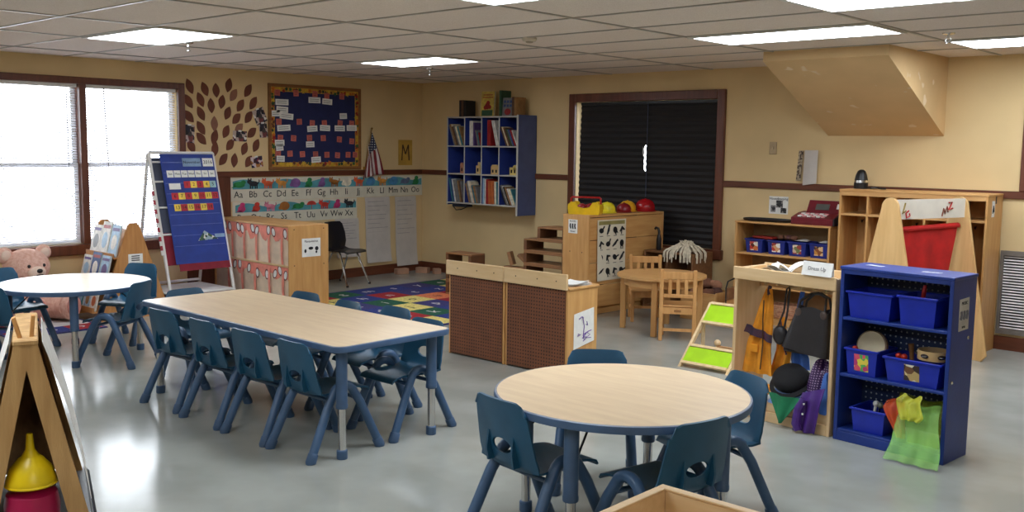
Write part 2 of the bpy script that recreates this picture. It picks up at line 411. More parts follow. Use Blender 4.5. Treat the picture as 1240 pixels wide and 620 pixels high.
# ------------------------------------------------------------------ daylight
wd = bpy.data.worlds.new('sky'); bpy.context.scene.world = wd; wd.use_nodes = True
bgn = wd.node_tree.nodes['Background']; bgn.inputs['Color'].default_value = (0.86, 0.93, 1.0, 1); bgn.inputs['Strength'].default_value = SKY
# ------------------------------------------------------------------ tables
tbl_top = mat('maple_laminate', (222, 194, 158), 0.3, c2=(232, 206, 170), scale=2, stretch=(2, 14, 2), detail=5)
tbl_blue = mat('blue_edge_band', (74, 100, 134), 0.42, var=0.04)
leg_blue = mat('slate_blue_enamel', (66, 92, 124), 0.38, var=0.05)
cap_blue = mat('blue_foot_cap', (62, 88, 120), 0.5, var=0.05)
def table_leg(t, x, y, h):
    l = B().at((x, y, 0)).lathe([(.030, .27), (.032, .275), (.032, .29), (.030, .295), (.030, h)], n=20).build('leg', leg_blue, t)
    B().at((x, y, 0)).cyl((0, 0, .03), (0, 0, .29), .0215, n=18).build('leg_insert', chrome, l)
    B().at((x, y, 0)).lathe([(.027, 0), (.029, .004), (.029, .045), (.024, .05)], n=18).build('foot_cap', cap_blue, l)
def rounded_rect(L, W, r, n=6):
    ps = []
    for cx, cy, a in ((L / 2 - r, W / 2 - r, 0), (-L / 2 + r, W / 2 - r, 90), (-L / 2 + r, -W / 2 + r, 180), (L / 2 - r, -W / 2 + r, 270)):
        for i in range(n + 1): ps.append((cx + r * math.cos(R(a + 90 * i / n)), cy + r * math.sin(R(a + 90 * i / n))))
    return ps
def table(name, label, loc, outline, legs, h, rz=0, group=None, braces=False):
    t = thing(name, label, 'table', loc, rz, group)
    B().prism([(x, y, h - .027) for x, y in outline], (0, 0, .027)).build('tabletop', tbl_top, t)
    n = len(outline); b = B(); rings = []
    c = Vector((0, 0))
    for (dr, z) in ((-.004, h - .034), (.005, h - .031), (.008, h - .016), (.005, h - .002), (-.004, h + .001)):
        rr = []
        for i, (x, y) in enumerate(outline):
            p0 = Vector(outline[i - 1]); p1 = Vector(outline[(i + 1) % n]); tt = (p1 - p0).normalized(); nn = Vector((tt.y, -tt.x))
            rr.append((x + nn.x * dr, y + nn.y * dr, z))
        rings.append(b.ring(rr))
    b.loft(rings + [rings[0]], cap=False)
    b.build('edge_band', tbl_blue, t)
    for x, y in legs:
        table_leg(t, x, y, h - .028)
        if braces:
            d = Vector((x, y)).normalized()
            B().cyl((x - d.x * .03, y - d.y * .03, h - .2), (x - d.x * .2, y - d.y * .2, h - .03), .005, n=8).build('brace', black, t)
    return t
L_, W_ = 2.10, 0.795
table('rectangular_table', 'long rectangular classroom table with blue edge and chairs pushed in', (5.660 - L_ / 2, -5.732 + W_ / 2, 0), rounded_rect(L_, W_, .06),
      [(sx * (L_ / 2 - .083), sy * (W_ / 2 - .083)) for sx in (-1, 1) for sy in (-1, 1)], .613, R(-.5))
circ = lambda r, n=64: [(r * math.cos(2 * PI * i / n), r * math.sin(2 * PI * i / n)) for i in range(n)]
table('round_table', 'round classroom table with blue edge in the right foreground', (7.19, -5.43, 0), circ(.535), [(.45 * math.cos(R(a)), .45 * math.sin(R(a))) for a in (281, 11, 109, 194)], .613, 0, 'round tables', True)
table('round_table', 'round classroom table shining white by the bright window and pink bear', (2.13, -5.52, 0), circ(.545), [(.46 * math.cos(R(a)), .46 * math.sin(R(a))) for a in (-25, 72, 158, 245)], .565, 0, 'round tables', True)

# ------------------------------------------------------------------ stacking chairs
shell_m = mat('teal_blue_plastic', (27, 80, 110), 0.38, var=0.04, bump=0.12, bscale=500)
frame_m = mat('steel_blue_tube', (60, 90, 124), 0.4, var=0.04)
def make_chair():
    t = thing('stacking_chair', 'chair', 'chair', (0, 0, 0), 0, 'blue plastic stacking chairs')
    prof = [(-.226, .615), (-.222, .600), (-.214, .56), (-.202, .50), (-.190, .44), (-.180, .395), (-.168, .362), (-.148, .341), (-.115, .331), (-.05, .330), (.03, .333), (.10, .337), (.15, .336), (.178, .328), (.190, .312)]
    def width(i):
        z = prof[i][1]
        if i < 7:
            w = .170 - .025 * (z - .36) / .25
            return w
        return [.172, .160, .147, .138, .137, .140, .143, .140, .125][i - 7] if i >= 7 else .17
    nv = len(prof) - 1
    def fn(u, v):
        i = min(int(round(v * nv)), nv); y, z = prof[i]; x = (2 * u - 1)
        w = width(i); xx = x * w
        if i < 7:
            y += .022 * x * x                      # backrest wraps forward
            r = .05; top = .615
            if top - z < r and abs(xx) > w - r:    # rounded upper corners
                d = abs(xx) - (w - r); zc = top - r
                z = min(z, zc + math.sqrt(max(0, r * r - d * d)))
        elif i < nv - 2:
            z += -.014 * (1 - x * x) + .006
        return (xx, y, z)
    b = B(); b.sheet(fn, 16, nv, .009)
    me = b.mesh('seat_shell', shell_m, 50)
    sh = bpy.data.objects.new('seat_shell', me); C.objects.link(sh)
    cb = B(); cb.at((0, -.185, .425), 0, R(-14)); rings = []
    for yy in (-.06, .06): rings.append(cb.ring([(.056 * math.cos(2 * PI * k / 24), yy, .028 * math.sin(2 * PI * k / 24)) for k in range(24)]))
    cb.loft(rings); cu = cb.build('cutter', shell_m)
    md = sh.modifiers.new('hole', 'BOOLEAN'); md.object = cu; md.operation = 'DIFFERENCE'; md.solver = 'EXACT'
    bpy.context.view_layer.update()
    me2 = bpy.data.meshes.new_from_object(sh.evaluated_get(bpy.context.evaluated_depsgraph_get()))
    bpy.data.objects.remove(cu); sh.modifiers.clear(); sh.data = me2; me2.name = 'seat_shell'
    me2.shade_smooth(); me2.set_sharp_from_angle(angle=R(50)); sh.parent = t
    for s in (-1, 1):                               # moulded ribs beside the hand hole
        b = B()
        b.prism([(s * .072 - .005, -.198, .475), (s * .076 - .005, -.205, .40), (s * .076 - .005, -.196, .352), (s * .076 - .005, -.165, .352)], (.010, 0, 0))
        b.build('rib', shell_m, t)
        pts = [(s * .186, -.228, .014), (s * .168, -.105, .27)]
        for k in range(9):
            a = R(20 + 140 * k / 8); pts.append((s * .160, -.066 * math.cos(a) - .0, .318 + .056 * math.sin(a)))
        pts += [(s * .168, .102, .27), (s * .186, .222, .014)]
        # order the arch points from the rear foot to the front foot
        sf = B().tube(pts, .0235, 14).build('side_frame', frame_m, t)
        for y, q in ((-.228, -.009), (.222, .009)):
            B().tube([(s * .187, y + q * .2, .0008), (s * .187, y + q * .2, .006), (s * .1835, y - q * 1.9, .046), (s * .183, y - q * 2.1, .05)], [.025, .0285, .0275, .024], 16).build('foot_cap', cap_blue, sf)
    for y in (-.075, .075): B().cyl((-.165, y, .296), (.165, y, .296), .011, n=10).build('crossbar', frame_m, t)
    return t
chair0 = make_chair(); first = [True]
def chair(x, y, deg, label, sc=1.0):
    if first[0]:
        first[0] = False; chair0.location = (x, y, 0); chair0.rotation_euler = (0, 0, R(deg)); chair0['label'] = label; o = chair0
    else: o = dup(chair0, (x, y, 0), R(deg), label)
    o.scale = (sc, sc, sc)
    return o
chair(3.972, -5.600, 3, 'blue plastic chair pushed under the near side of the long table, farthest left')
chair(4.46, -5.605, 1, 'blue plastic chair on the near side of the long table, second from left')
chair(4.910, -5.60, 2, 'blue plastic chair on the near side of the long table, third from left')
chair(5.350, -5.595, -1, 'blue plastic chair on the near side of the long table, beside its chrome corner leg')
chair(4.02, -4.95, 184, 'blue plastic chair behind the long table, only its back corner showing by the cubby unit')
chair(4.50, -4.98, 176, 'blue plastic chair behind the long table, back edge showing at the rug corner')
chair(4.90, -4.91, 178, 'blue plastic chair behind the long table, back edge showing against the middle of the rug')
chair(5.36, -5.06, 180, 'blue plastic chair across the long table at its right end, seat visible under it')
chair(3.510, -5.266, -90, 'blue plastic chair at the left end of the long table, back edge by the easel')
chair(7.01, -5.755, -8, 'blue plastic chair at the left front of the foreground round table, back to the camera', 1.05)
chair(7.51, -5.605, 77, 'dark blue plastic chair at the foreground round table, just behind the wooden box', 1.04)
chair(7.345, -4.965, 157, 'blue plastic chair on the right of the foreground round table, before the dress-up clothes')
chair(6.73, -5.0, -143, 'blue plastic chair behind the foreground round table, only its back top showing')
chair(2.578, -5.412, 121, 'dark blue plastic chair at the right front of the window-side round table')
chair(2.19, -6.055, 36, 'dark blue plastic chair at the window-side round table, cut by the left photo edge')
chair(1.83, -4.96, -151, 'blue plastic chair behind the window-side round table in front of the wooden book display')
chair(1.52, -5.72, -76, 'blue plastic chair at the far left of the window-side round table beside the bear')
# ------------------------------------------------------------------ left wall: paper leaves, snapshots, bulletin board
leaf_m = mat('brown_craft_paper', (112, 62, 44), 0.8, var=0.1, scale=6)
leaf_pale = mat('faded_brown_paper', (142, 98, 78), 0.8, var=0.08, scale=6)
LEAVES = [('top row of leaves', [(-3.314, 2.224, -25), (-3.138, 2.205, -25), (-3.003, 2.198, -5), (-2.848, 2.261, 15), (-2.609, 2.215, 35)]),
          ('second row of leaves', [(-3.331, 2.068, -35), (-3.191, 2.091, -25), (-3.066, 2.032, -5), (-2.936, 2.078, 12), (-2.791, 2.157, 35), (-2.707, 2.048, 35), (-2.544, 2.081, 35)]),
          ('third row of leaves', [(-3.332, 1.91, -45), (-3.189, 1.944, -30), (-3.032, 1.839, 0), (-2.868, 1.959, 25), (-2.76, 1.903, 45), (-2.606, 1.924, 38)]),
          ('fourth row of leaves', [(-3.193, 1.792, -35), (-2.892, 1.759, 28), (-2.732, 1.794, 45), (-2.569, 1.753, 50)]),
          ('fifth row of leaves', [(-3.312, 1.599, -30), (-3.192, 1.678, -45), (-3.033, 1.698, 20), (-3.032, 1.567, 12), (-2.845, 1.617, 40), (-2.666, 1.574, 25), (-2.516, 1.612, 28)]),
          ('bottom row of leaves', [(-2.932, 1.457, 42), (-2.795, 1.446, 8), (-2.614, 1.434, 35)])]
ORD = ['first', 'second', 'third', 'fourth', 'fifth', 'sixth', 'seventh', 'eighth', 'ninth', 'tenth']
def leaf_pts(L, Wd):
    ps = []
    for s in (1, -1):
        for i in range(9):
            t = i / 9; y = (t - .5) * L * s
            ps.append((s * Wd / 2 * (math.sin(PI * t) ** .85) * (1.05 if t < .5 else 1), y))
    return ps
for row, ls in LEAVES:
    for i, (y, z, a) in enumerate(ls):
        pale = (y, z) in ((-3.032, 1.839), (-2.791, 2.157), (-2.732, 1.794))
        b = B(); b.at((0, 0, 0)); ca, sa = math.cos(R(a)), math.sin(R(a))
        L = .168 + .01 * math.sin(7 * y + 3 * z)
        b.prism([(-.0004, y + .9 * (p * ca + q * sa), z + (-p * sa + q * ca)) for p, q in leaf_pts(L, .092)], (.0040, 0, 0))
        b.build('paper_leaf', leaf_pale if pale else leaf_m, None, 0, label='%sbrown wall leaf, %s from the window in the %s' % ('pale ' if pale else '', ORD[i], row), cat='paper leaf', group='brown paper leaves on the wall')
snap = blotch('snapshot_print', [(28, 24, 26), (70, 58, 54), (190, 170, 160), (40, 36, 52), (120, 60, 60), (225, 220, 215)], 28)
snap2 = blotch('snapshot_print_red', [(60, 20, 34), (150, 40, 60), (220, 200, 200), (40, 30, 60), (180, 120, 60)], 30)
for (y, z, w, h, a, m, lab) in ((-3.333, 1.727, .12, .19, 3, snap, 'dark snapshot taped beside the window frame, left of the leaves'),
                             (-2.464, 1.939, .15, .17, -22, snap, 'dark tilted snapshot beside the bulletin board, the upper one'),
                             (-2.724, 1.712, .175, .115, 2, snap, 'dark group snapshot taped among the middle leaves'),
                             (-2.421, 1.783, .105, .165, -6, snap, 'dark snapshot beside the bulletin board, the lower one'),
                             (-2.511, 1.428, .15, .12, -8, snap2, 'reddish snapshot taped on the lowest leaf near the board corner')):
    t = thing('wall_photo', lab, 'photo', (.0052, y, z), 0, 'snapshots among the paper leaves')
    b = B().at((0, 0, 0), 0, R(-a)); b.box((-.0009, -w / 2, -h / 2), (.0015, w / 2, h / 2)); b.build('print', m, t, 0)
    b = B().at((0, 0, 0), 0, R(-a)); b.box((.0015, -.02, h / 2 - .01), (.0022, .02, h / 2 + .008)); b.build('tape', paper, t, 0)
bb = thing('bulletin_board', 'blue bulletin board with autumn leaf border and paper cards', 'bulletin board', (0, -1.697, 1.337))
oak = wood('golden_oak', (122, 76, 34), (146, 96, 48), 'y')
f = B(); a, H_, fwid = .661, .975, .035
f.box((.001, -a, 0), (.03, -a + fwid, H_), .004).box((.001, a - fwid, 0), (.03, a, H_), .004).box((.001, -a + fwid, 0), (.03, a - fwid, fwid), .004).box((.001, -a + fwid, H_ - fwid), (.03, a - fwid, H_), .004)
f.build('frame', oak, bb)
B().box((.001, -a + fwid, fwid), (.012, a - fwid, H_ - fwid)).build('blue_backing', mat('navy_paper', (34, 40, 84), .85, var=.05), bb, 0)
B().box((.0122, -a + fwid, fwid), (.0135, -a + .085, H_ - fwid)).box((.0122, a - .085, fwid), (.0135, a - fwid, H_ - fwid)).box((.0122, -a + .085, fwid), (.0135, a - .085, .085)).box((.0122, -a + .085, H_ - .085), (.0135, a - .085, H_ - fwid)).build('border_strip', mat('gold_border_paper', (196, 148, 52), .8, var=.1, scale=25), bb, 0)
lb = B(); cols = [mat('border_leaf_%s' % n, c, .8) for n, c in (('red', (150, 42, 30)), ('green', (50, 92, 48)), ('orange', (196, 104, 34)), ('brown', (96, 52, 34)), ('yellow', (206, 170, 50)), ('dark_green', (34, 66, 44)))]
q = random.Random(3)
for k in range(104):
    s = k / 104 * 4; e = int(s); t = (s - e) * 2 - 1
    y, z = [(t * (a - .06), .066), (a - .06, H_ / 2 + t * (H_ / 2 - .06)), (-t * (a - .06), H_ - .066), (-a + .06, H_ / 2 - t * (H_ / 2 - .06))][e]
    y += q.uniform(-.012, .012); z += q.uniform(-.014, .014); lb.m(q.randrange(6)); an = q.uniform(0, 2 * PI); r = q.uniform(.02, .034)
    lb.prism([(.0137 + .0004 * (k % 4), y + r * (.75 + .25 * math.cos(5 * i * PI / 5)) * math.cos(an + i * PI / 5), z + r * (.75 + .25 * math.cos(5 * i * PI / 5)) * math.sin(an + i * PI / 5)) for i in range(10)], (.0012, 0, 0))
lb.build('leaf_border', cols, bb, 0)
pink_m = mat('salmon_card', (196, 104, 92), .8, var=.06); 
PINK = [(-2.236, 2.212), (-1.982, 2.216), (-1.715, 2.22), (-1.544, 2.205), (-1.322, 2.209), (-2.22, 1.883), (-1.941, 1.891), (-1.758, 1.88), (-1.583, 1.884), (-1.35, 1.89), (-1.175, 1.891), (-2.202, 1.701), (-2.022, 1.7), (-1.799, 1.707), (-1.601, 1.707), (-1.363, 1.696), (-1.174, 1.676), (-2.236, 1.526), (-2.074, 1.522), (-1.901, 1.517), (-1.714, 1.516), (-1.549, 1.511), (-1.392, 1.506), (-1.232, 1.512), (-1.123, 1.512)]
WHITE = [(-2.176, 2.106, 0.175), (-1.724, 2.148, 0.17), (-1.54, 2.138, 0.144), (-2.173, 2.023, 0.157), (-2.26, 1.977, 0.109), (-2.116, 1.95, 0.183), (-1.303, 1.976, 0.109), (-2.155, 1.815, 0.179), (-1.759, 1.815, 0.144), (-1.575, 1.827, 0.148), (-1.357, 1.828, 0.153), (-1.176, 1.836, 0.153), (-2.214, 1.645, 0.127), (-2.214, 1.589, 0.098), (-1.791, 1.632, 0.118), (-2.204, 1.464, 0.109), (-1.708, 1.453, 0.135)]
pencil = mat('pencil_grey', (120, 118, 122), .8)
card_ink = mat('card_ink_red', (120, 40, 44), .8)
for y, z in PINK:
    b = B().at((0, y + 1.697, z - 1.337), 0, R(q.uniform(-6, 6))); b.box((.0155, -.036, -.034), (.0168, .036, .034)); b.m(1)
    for k in range(3): b.box((.0168, -.022, .018 - .018 * k), (.0172, .022 - .006 * (k == 2), .023 - .018 * k))
    b.build('pink_card', [pink_m, card_ink], bb, 0)
for y, z, w in WHITE:
    b = B().at((0, y + 1.697, z - 1.337), 0, R(q.uniform(-5, 5))); b.box((.0175, -w / 2, -.034), (.0188, w / 2, .034)); b.m(1)
    for k in range(2): b.box((.0188, -w * .4, .008 - .022 * k), (.0191, w * .36, .014 - .022 * k))
    b.build('white_card', [paper, pencil], bb, 0)
# flag on a stick beside the board
fl = thing('small_flag', 'small striped flag with starred blue corner on a stick by the board', 'flag', (0, -.93, 1.326))
gold = mat('dull_gold', (150, 112, 50), .35, metal=.6)
B().cyl((.03, -.055, .0), (.06, .035, .50), .006, n=8).ball((.0605, .037, .512), .012).build('stick', gold, fl)
B().box((.0, -.06, .0), (.035, -.045, .04), .003).build('bracket', gold, fl)
fb = B(); f_red = mat('flag_red', (130, 34, 40), .8); f_white = mat('flag_white', (206, 196, 190), .8); f_blue = dots('flag_blue_stars', (26, 30, 62), (210, 210, 215), .03, .22, 'x')
def flagpt(u, v):
    hy, hz = -.015 + u * -.055, .485 - .36 * u
    hy = .032 - u * .07
    dy = .20 * (1 - u) ** 1.3 - .02 - .05 * u; L = .54 - .05 * u - .22 * u * (1)
    y = hy + dy * v ** .9 + .012 * math.sin(9 * u + 2 * v)
    z = hz - L * v * (1 - .12 * u)
    x = .055 + .022 * math.sin(u * 13 + v * 1.5) * min(1, v * 2.2)
    return Vector((x, y, z))
nu, nv = 26, 14
P_ = [[fb.v(flagpt(i / nu, j / nv)) for i in range(nu + 1)] for j in range(nv + 1)]
for j in range(nv):
    for i in range(nu):
        st = i // 2
        fb.m(2 if (st < 7 and j < 5) else (0 if st % 2 == 0 else 1)); fb.f([P_[j][i], P_[j][i + 1], P_[j + 1][i + 1], P_[j + 1][i]])
fo = fb.build('flag_cloth', [f_red, f_white, f_blue], fl, 60)
md = fo.modifiers.new('thickness', 'SOLIDIFY'); md.thickness = .002
# sheet with a big M
t = thing('letter_poster', 'yellow paper with a large hand-drawn letter M near the corner', 'poster', (.003, -.297, 1.543))
B().box((0, -.118, -.162), (.002, .118, .162)).build('sheet', mat('ochre_paper', (192, 150, 62), .85, var=.04), t, 0)
b = B()
for p0, p1 in (((-.06, -.10), (-.045, .10)), ((-.045, .10), (0, -.02)), ((0, -.02), (.05, .10)), ((.05, .10), (.062, -.10))): b.tube([(.003, *p0), (.003, *p1)], .008, 6)
b.build('letter_m', mat('brown_marker', (70, 44, 20), .8), t)
# alphabet strips
strip_m = mat('alphabet_strip_card', (214, 208, 188), .7, var=.02); pic_m = mat('picture_teal', (84, 150, 160), .7, var=.1, scale=6)
AN = {n: mat('picture_' + n, c, .7, var=.1, scale=14) for n, c in dict(green=(40, 128, 70), black=(40, 38, 44), orange=(214, 92, 48), tan=(214, 146, 60), violet=(128, 88, 146), grey=(96, 110, 140), cream=(226, 218, 196), pink=(216, 130, 150), magenta=(190, 56, 110), brown=(160, 98, 36), red=(194, 58, 44), blue=(70, 130, 176)).items()}
def critter(b, w, h, kind):
    """a small flat cut-out animal: body, head, legs, tail"""
    x = .0035
    def ell(cy, cz, ry, rz, d=0): b.prism([(x + d, cy + ry * math.cos(k * PI / 10), cz + rz * math.sin(k * PI / 10)) for k in range(20)], (.001, 0, 0))
    if kind == 'long':
        ell(0, h * .42, w * .46, h * .30); ell(w * .34, h * .66, w * .2, h * .2, .0005); b.prism([(x, -w * .3, h * .45), (x, -w * .62, h * .1), (x, -w * .2, h * .2)], (.001, 0, 0))
    elif kind == 'round':
        ell(0, h * .5, w * .42, h * .48); ell(-w * .36, h * .3, w * .16, h * .2, .0005)
    elif kind == 'umbrella':
        b.prism([(x, w * .42 * math.cos(k * PI / 12), h * .5 + h * .45 * math.sin(k * PI / 12)) for k in range(13)], (.001, 0, 0)); b.box((x, -.004, 0), (x + .001, .004, h * .55))
    elif kind == 'tall':
        ell(0, h * .36, w * .3, h * .36); ell(.01, h * .8, w * .2, h * .22, .0005); ell(-w * .2, h * .12, w * .2, h * .1)
    else:
        ell(0, h * .5, w * .36, h * .26); ell(-w * .34, h * .70, w * .19, h * .22, .0005); ell(-w * .42, h * .95, w * .06, h * .1); ell(-w * .22, h * .95, w * .06, h * .1)
        for k in (-.26, -.1, .12, .26): b.box((x, w * k - w * .05, 0), (x + .001, w * k + w * .05, h * .4))
        b.tube([(x, w * .34, h * .5), (x, w * .46, h * .75), (x, w * .42, h * .9)], w * .035, 5)
def alphabet(loc, y0, y1, z0, z1, zs, letters, kinds, label):
    t = thing('alphabet_strip', label, 'alphabet strip', loc, 0, 'alphabet strips on the wall')
    oy, oz = loc[1], loc[2]
    B().box((0, y0 - oy, z0 - oz), (.002, y1 - oy, z1 - oz)).build('card_strip', strip_m, t, 0)
    n = len(letters); w = (y1 - y0 - .04) / n; top = z1 - oz - .012; s = zs - oz
    ps = [(.0022, y0 - oy + .03, s)]
    ps = [(.0022, y1 - oy - .015, s), (.0022, y1 - oy - .015, top - .03)]
    for k in range(60, -1, -1):
        u = k / 60; ps.append((.0022, y0 - oy + .035 + u * (y1 - y0 - .05), top - .028 + .022 * math.sin(u * n * 2.1)))
    ps.append((.0022, y0 - oy + .035, s))
    B().prism(ps, (.001, 0, 0)).build('picture_band', pic_m, t, 0)
    for k, (L, (kind, col)) in enumerate(zip(letters, kinds)):
        yc = y0 - oy + .02 + w * (k + .5)
        b = B().at((0, yc, s + .003)); critter(b, w * .86, (top - s) * .98, kind); b.build('animal_picture', AN[col], t, 0)
        text('letter_pair', L, .105, ink, t, M4((.0032, yc - .01, s - .062), EY, EZ))
    return t
alphabet((.002, -1.43, .989), -2.858, -.002, .989, 1.252, 1.125, ['Aa', 'Bb', 'Cc', 'Dd', 'Ee', 'Ff', 'Gg', 'Hh', 'Ii', 'Jj', 'Kk', 'Ll', 'Mm', 'Nn', 'Oo'],
         [('long', 'green'), ('cat', 'black'), ('cat', 'orange'), ('cat', 'tan'), ('round', 'violet'), ('tall', 'green'), ('tall', 'violet'), ('cat', 'brown'), ('round', 'cream'), ('cat', 'orange'), ('round', 'blue'), ('cat', 'tan'), ('round', 'blue'), ('long', 'grey'), ('tall', 'green')],
         'upper alphabet strip with animal pictures, running from Aa to Oo')
alphabet((.002, -1.96, .733), -2.83, -1.09, .733, .985, .865, ['Pp', 'Qq', 'Rr', 'Ss', 'Tt', 'Uu', 'Vv', 'Ww', 'Xx'],
         [('tall', 'magenta'), ('tall', 'red'), ('cat', 'pink'), ('round', 'brown'), ('long', 'green'), ('umbrella', 'red'), ('cat', 'red'), ('tall', 'magenta'), ('cat', 'black')],
         'lower alphabet strip with animal pictures, below the first, ending at Xx')
# chart papers under the alphabet
chart_m = mat('grey_chart_paper', (196, 188, 180), .8, var=.02); line_m = mat('faint_pencil', (150, 146, 146), .8)
for y0, y1, z0, z1, lab in ((-1.43, -1.07, .26, .735, 'lined chart paper hanging behind the black chair'),
                            (-.965, -.565, .16, .985, 'lined chart paper on the wall, the middle of three, bottom edge curling'),
                            (-.475, -.115, .085, .982, 'long lined chart paper nearest the room corner')):
    t = thing('chart_paper', lab, 'paper', (.0, (y0 + y1) / 2, z0), 0, 'chart papers under the alphabet')
    w, h = (y1 - y0) / 2, z1 - z0
    B().sheet(lambda u, v: (.0005 + .012 * min(1, (1 - v) * 12) + .03 * (1 - v) ** 6, -w + 2 * w * u + .012 * (1 - v), h * v), 4, 14, .0015).build('sheet', chart_m, t)
    b = B()
    for k in range(13):
        z = h - .06 - k * h / 15
        if z > .2: b.box((.0128, -w * .8, z), (.0140, w * (.5 + .35 * math.sin(k * 2.3)), z + .006))
    b.build('handwriting', line_m, t, 0)

# ------------------------------------------------------------------ right wall: hanging shelf with books
sx0, sx1, sd_, sz0, sz1 = .80, 1.985, .32, .935, 1.99
navy = mat('blue_shelf_paint', (74, 88, 136), .5, var=.04); navy_in = mat('blue_shelf_back', (44, 62, 140), .5, var=.04); edge_w = mat('white_shelf_edge', (190, 186, 178), .5, var=.03)
ws = thing('wall_bookshelf', 'blue wall-hung bookshelf with twelve white-edged compartments', 'bookshelf', ((sx0 + sx1) / 2, 0, sz0))
W2 = (sx1 - sx0) / 2; hh = sz1 - sz0
B().box((-W2, -.012, 0), (W2, -.002, hh)).build('back_panel', navy_in, ws, 0)
B().box((-W2, -sd_ + .005, -.02), (-W2 + .016, -.002, hh), .002).build('side_panel', navy_in, ws); B().box((-W2, -sd_ - .002, -.02), (-W2 + .016, -sd_ + .005, hh)).build('edge_strip', edge_w, ws)
B().box((W2 - .022, -sd_ - .004, -.10), (W2, -.002, hh + .012), .002).build('side_panel', navy, ws)
B().box((W2 - .024, -sd_ - .008, -.10), (W2 + .001, -sd_ - .004, hh + .012)).build('edge_strip', edge_w, ws)
SZ = [0, hh * .335, hh * .655, hh - .016]
for z in SZ: B().box((-W2 + .016, -sd_, z), (W2 - .022, -.012, z + .016), .002).build('shelf', edge_w, ws)
CX = [-W2 + .016 + k * (2 * W2 - .038) / 4 for k in range(5)]
for r in range(3):
    for k in (1, 2, 3):
        dv = B().box((CX[k] - .007, -sd_ + .006, SZ[r] + .016), (CX[k] + .007, -.012, SZ[r + 1])).build('divider', navy_in, ws, 0)
        B().box((CX[k] - .0075, -sd_ + .001, SZ[r] + .016), (CX[k] + .0075, -sd_ + .006, SZ[r + 1])).build('edge_strip', edge_w, dv, 0)
BK = {n: mat('book_' + n, c, .55, var=.08, scale=20) for n, c in dict(white=(214, 208, 198), red=(150, 28, 30), black=(34, 32, 34), green=(52, 86, 60), blue=(48, 72, 122), tan=(150, 112, 70), grey=(120, 118, 116), orange=(176, 92, 46), brown=(92, 62, 44), teal=(60, 120, 130), lightblue=(150, 178, 200), yellow=(206, 178, 80), cream=(222, 208, 176), pink=(196, 110, 110), purple=(90, 66, 120)).items()}
pages_m = mat('book_pages', (214, 206, 188), .8, var=.04, scale=40)
def book(x, y, z, th, d, h, lean, col, label, group, rz=0.0, face=None):
    """upright book; x,y,z is its lower spine corner, spine toward -y locally"""
    t = thing('picture_book', label, 'book', (x, y, z), rz, group)
    b = B().at((0, 0, 0), 0, 0, R(lean)); c = .002
    b.box((0, 0, 0), (c, d, h)).box((th - c, 0, 0), (th, d, h)).box((c, 0, 0), (th - c, c, h))
    b.build('cover', BK[col], t, 0)
    b = B().at((0, 0, 0), 0, 0, R(lean)); b.box((c, c, .004), (th - c, d - .004, h - .004)); b.build('pages', pages_m, t, 0)
    return t
rows = {(2, 0): [('grey', .012, .24, -22), ('tan', .014, .25, -22), ('cream', .010, .25, -22), ('brown', .02, .22, -22), ('grey', .014, .23, -21)],
        (2, 1): [('white', .055, .27, 0), ('purple', .02, .25, 0), ('red', .012, .17, -14), ('grey', .014, .17, -14), ('teal', .012, .15, -14)],
        (2, 2): [('red', .058, .285, 0), ('white', .018, .28, -12), ('white', .022, .28, -13), ('black', .016, .27, -14), ('grey', .014, .27, -15)],
        (2, 3): [('brown', .016, .22, -18), ('cream', .010, .22, -20), ('tan', .016, .21, -22), ('brown', .018, .20, -24), ('green', .012, .19, -25)],
        (0, 0): [('teal', .014, .27, -11), ('blue', .014, .27, -12), ('lightblue', .016, .26, -13), ('white', .012, .26, -13), ('grey', .05, .25, -8)],
        (0, 1): [('tan', .016, .22, -12), ('grey', .014, .24, -13), ('yellow', .012, .23, -15), ('white', .014, .25, -16), ('cream', .012, .24, -17), ('pink', .014, .20, -17)],
        (0, 2): [('lightblue', .022, .28, 0), ('white', .016, .27, 0), ('red', .04, .27, 0), ('orange', .032, .25, -2), ('orange', .055, .25, -2)],
        (0, 3): [('black', .012, .22, -14), ('grey', .016, .23, -18), ('white', .014, .22, -20), ('black', .014, .21, -22), ('tan', .016, .21, -24), ('red', .012, .19, -25)]}
RN = {2: 'top', 0: 'bottom'}; CN = ['leftmost', 'second', 'third', 'rightmost']
for (r, k), bs in rows.items():
    x = (sx0 + sx1) / 2 + CX[k] + .010; z = sz0 + SZ[r] + .0165; xr = (sx0 + sx1) / 2 + CX[k + 1] - .009
    ln0 = max(-b[3] for b in bs)          # one common lean per compartment so the books nest
    x += bs[0][2] * math.sin(R(ln0)) if ln0 > 0 else 0
    pal = ['grey', 'white', 'tan', 'blue', 'cream', 'brown', 'red', 'teal']
    bs = [(c, t_, min(h * 1.1, .305), l) for c, t_, h, l in bs]
    while len(bs) < 10: bs = bs + [(pal[(len(bs) * 3 + k * 5 + r) % 8], .012 + .003 * (len(bs) % 4), bs[-1][2] - .006 * (len(bs) % 2), bs[-1][3])]
    for i, (c, th_, h, ln) in enumerate(bs):
        lean = -ln0 if ln < 0 else 0
        if ln < 0 and i and bs[i - 1][3] == 0: x += h * math.sin(R(ln0))- (x - x)
        step = th_ / math.cos(R(lean)) + .002
        if x + step > xr: break
        book(x, -sd_ + .012 + .006 * ((i * 7) % 3), z + (.0 if lean == 0 else .001), th_, .15, h, lean, c, '%s book, %s in the %s %s compartment of the blue wall shelf' % (c, ORD[i], RN[r], CN[k]), 'books in the wall shelf')
        x += step
wb = wood('pale_toy_wood', (196, 160, 104), (214, 182, 126), 'x')
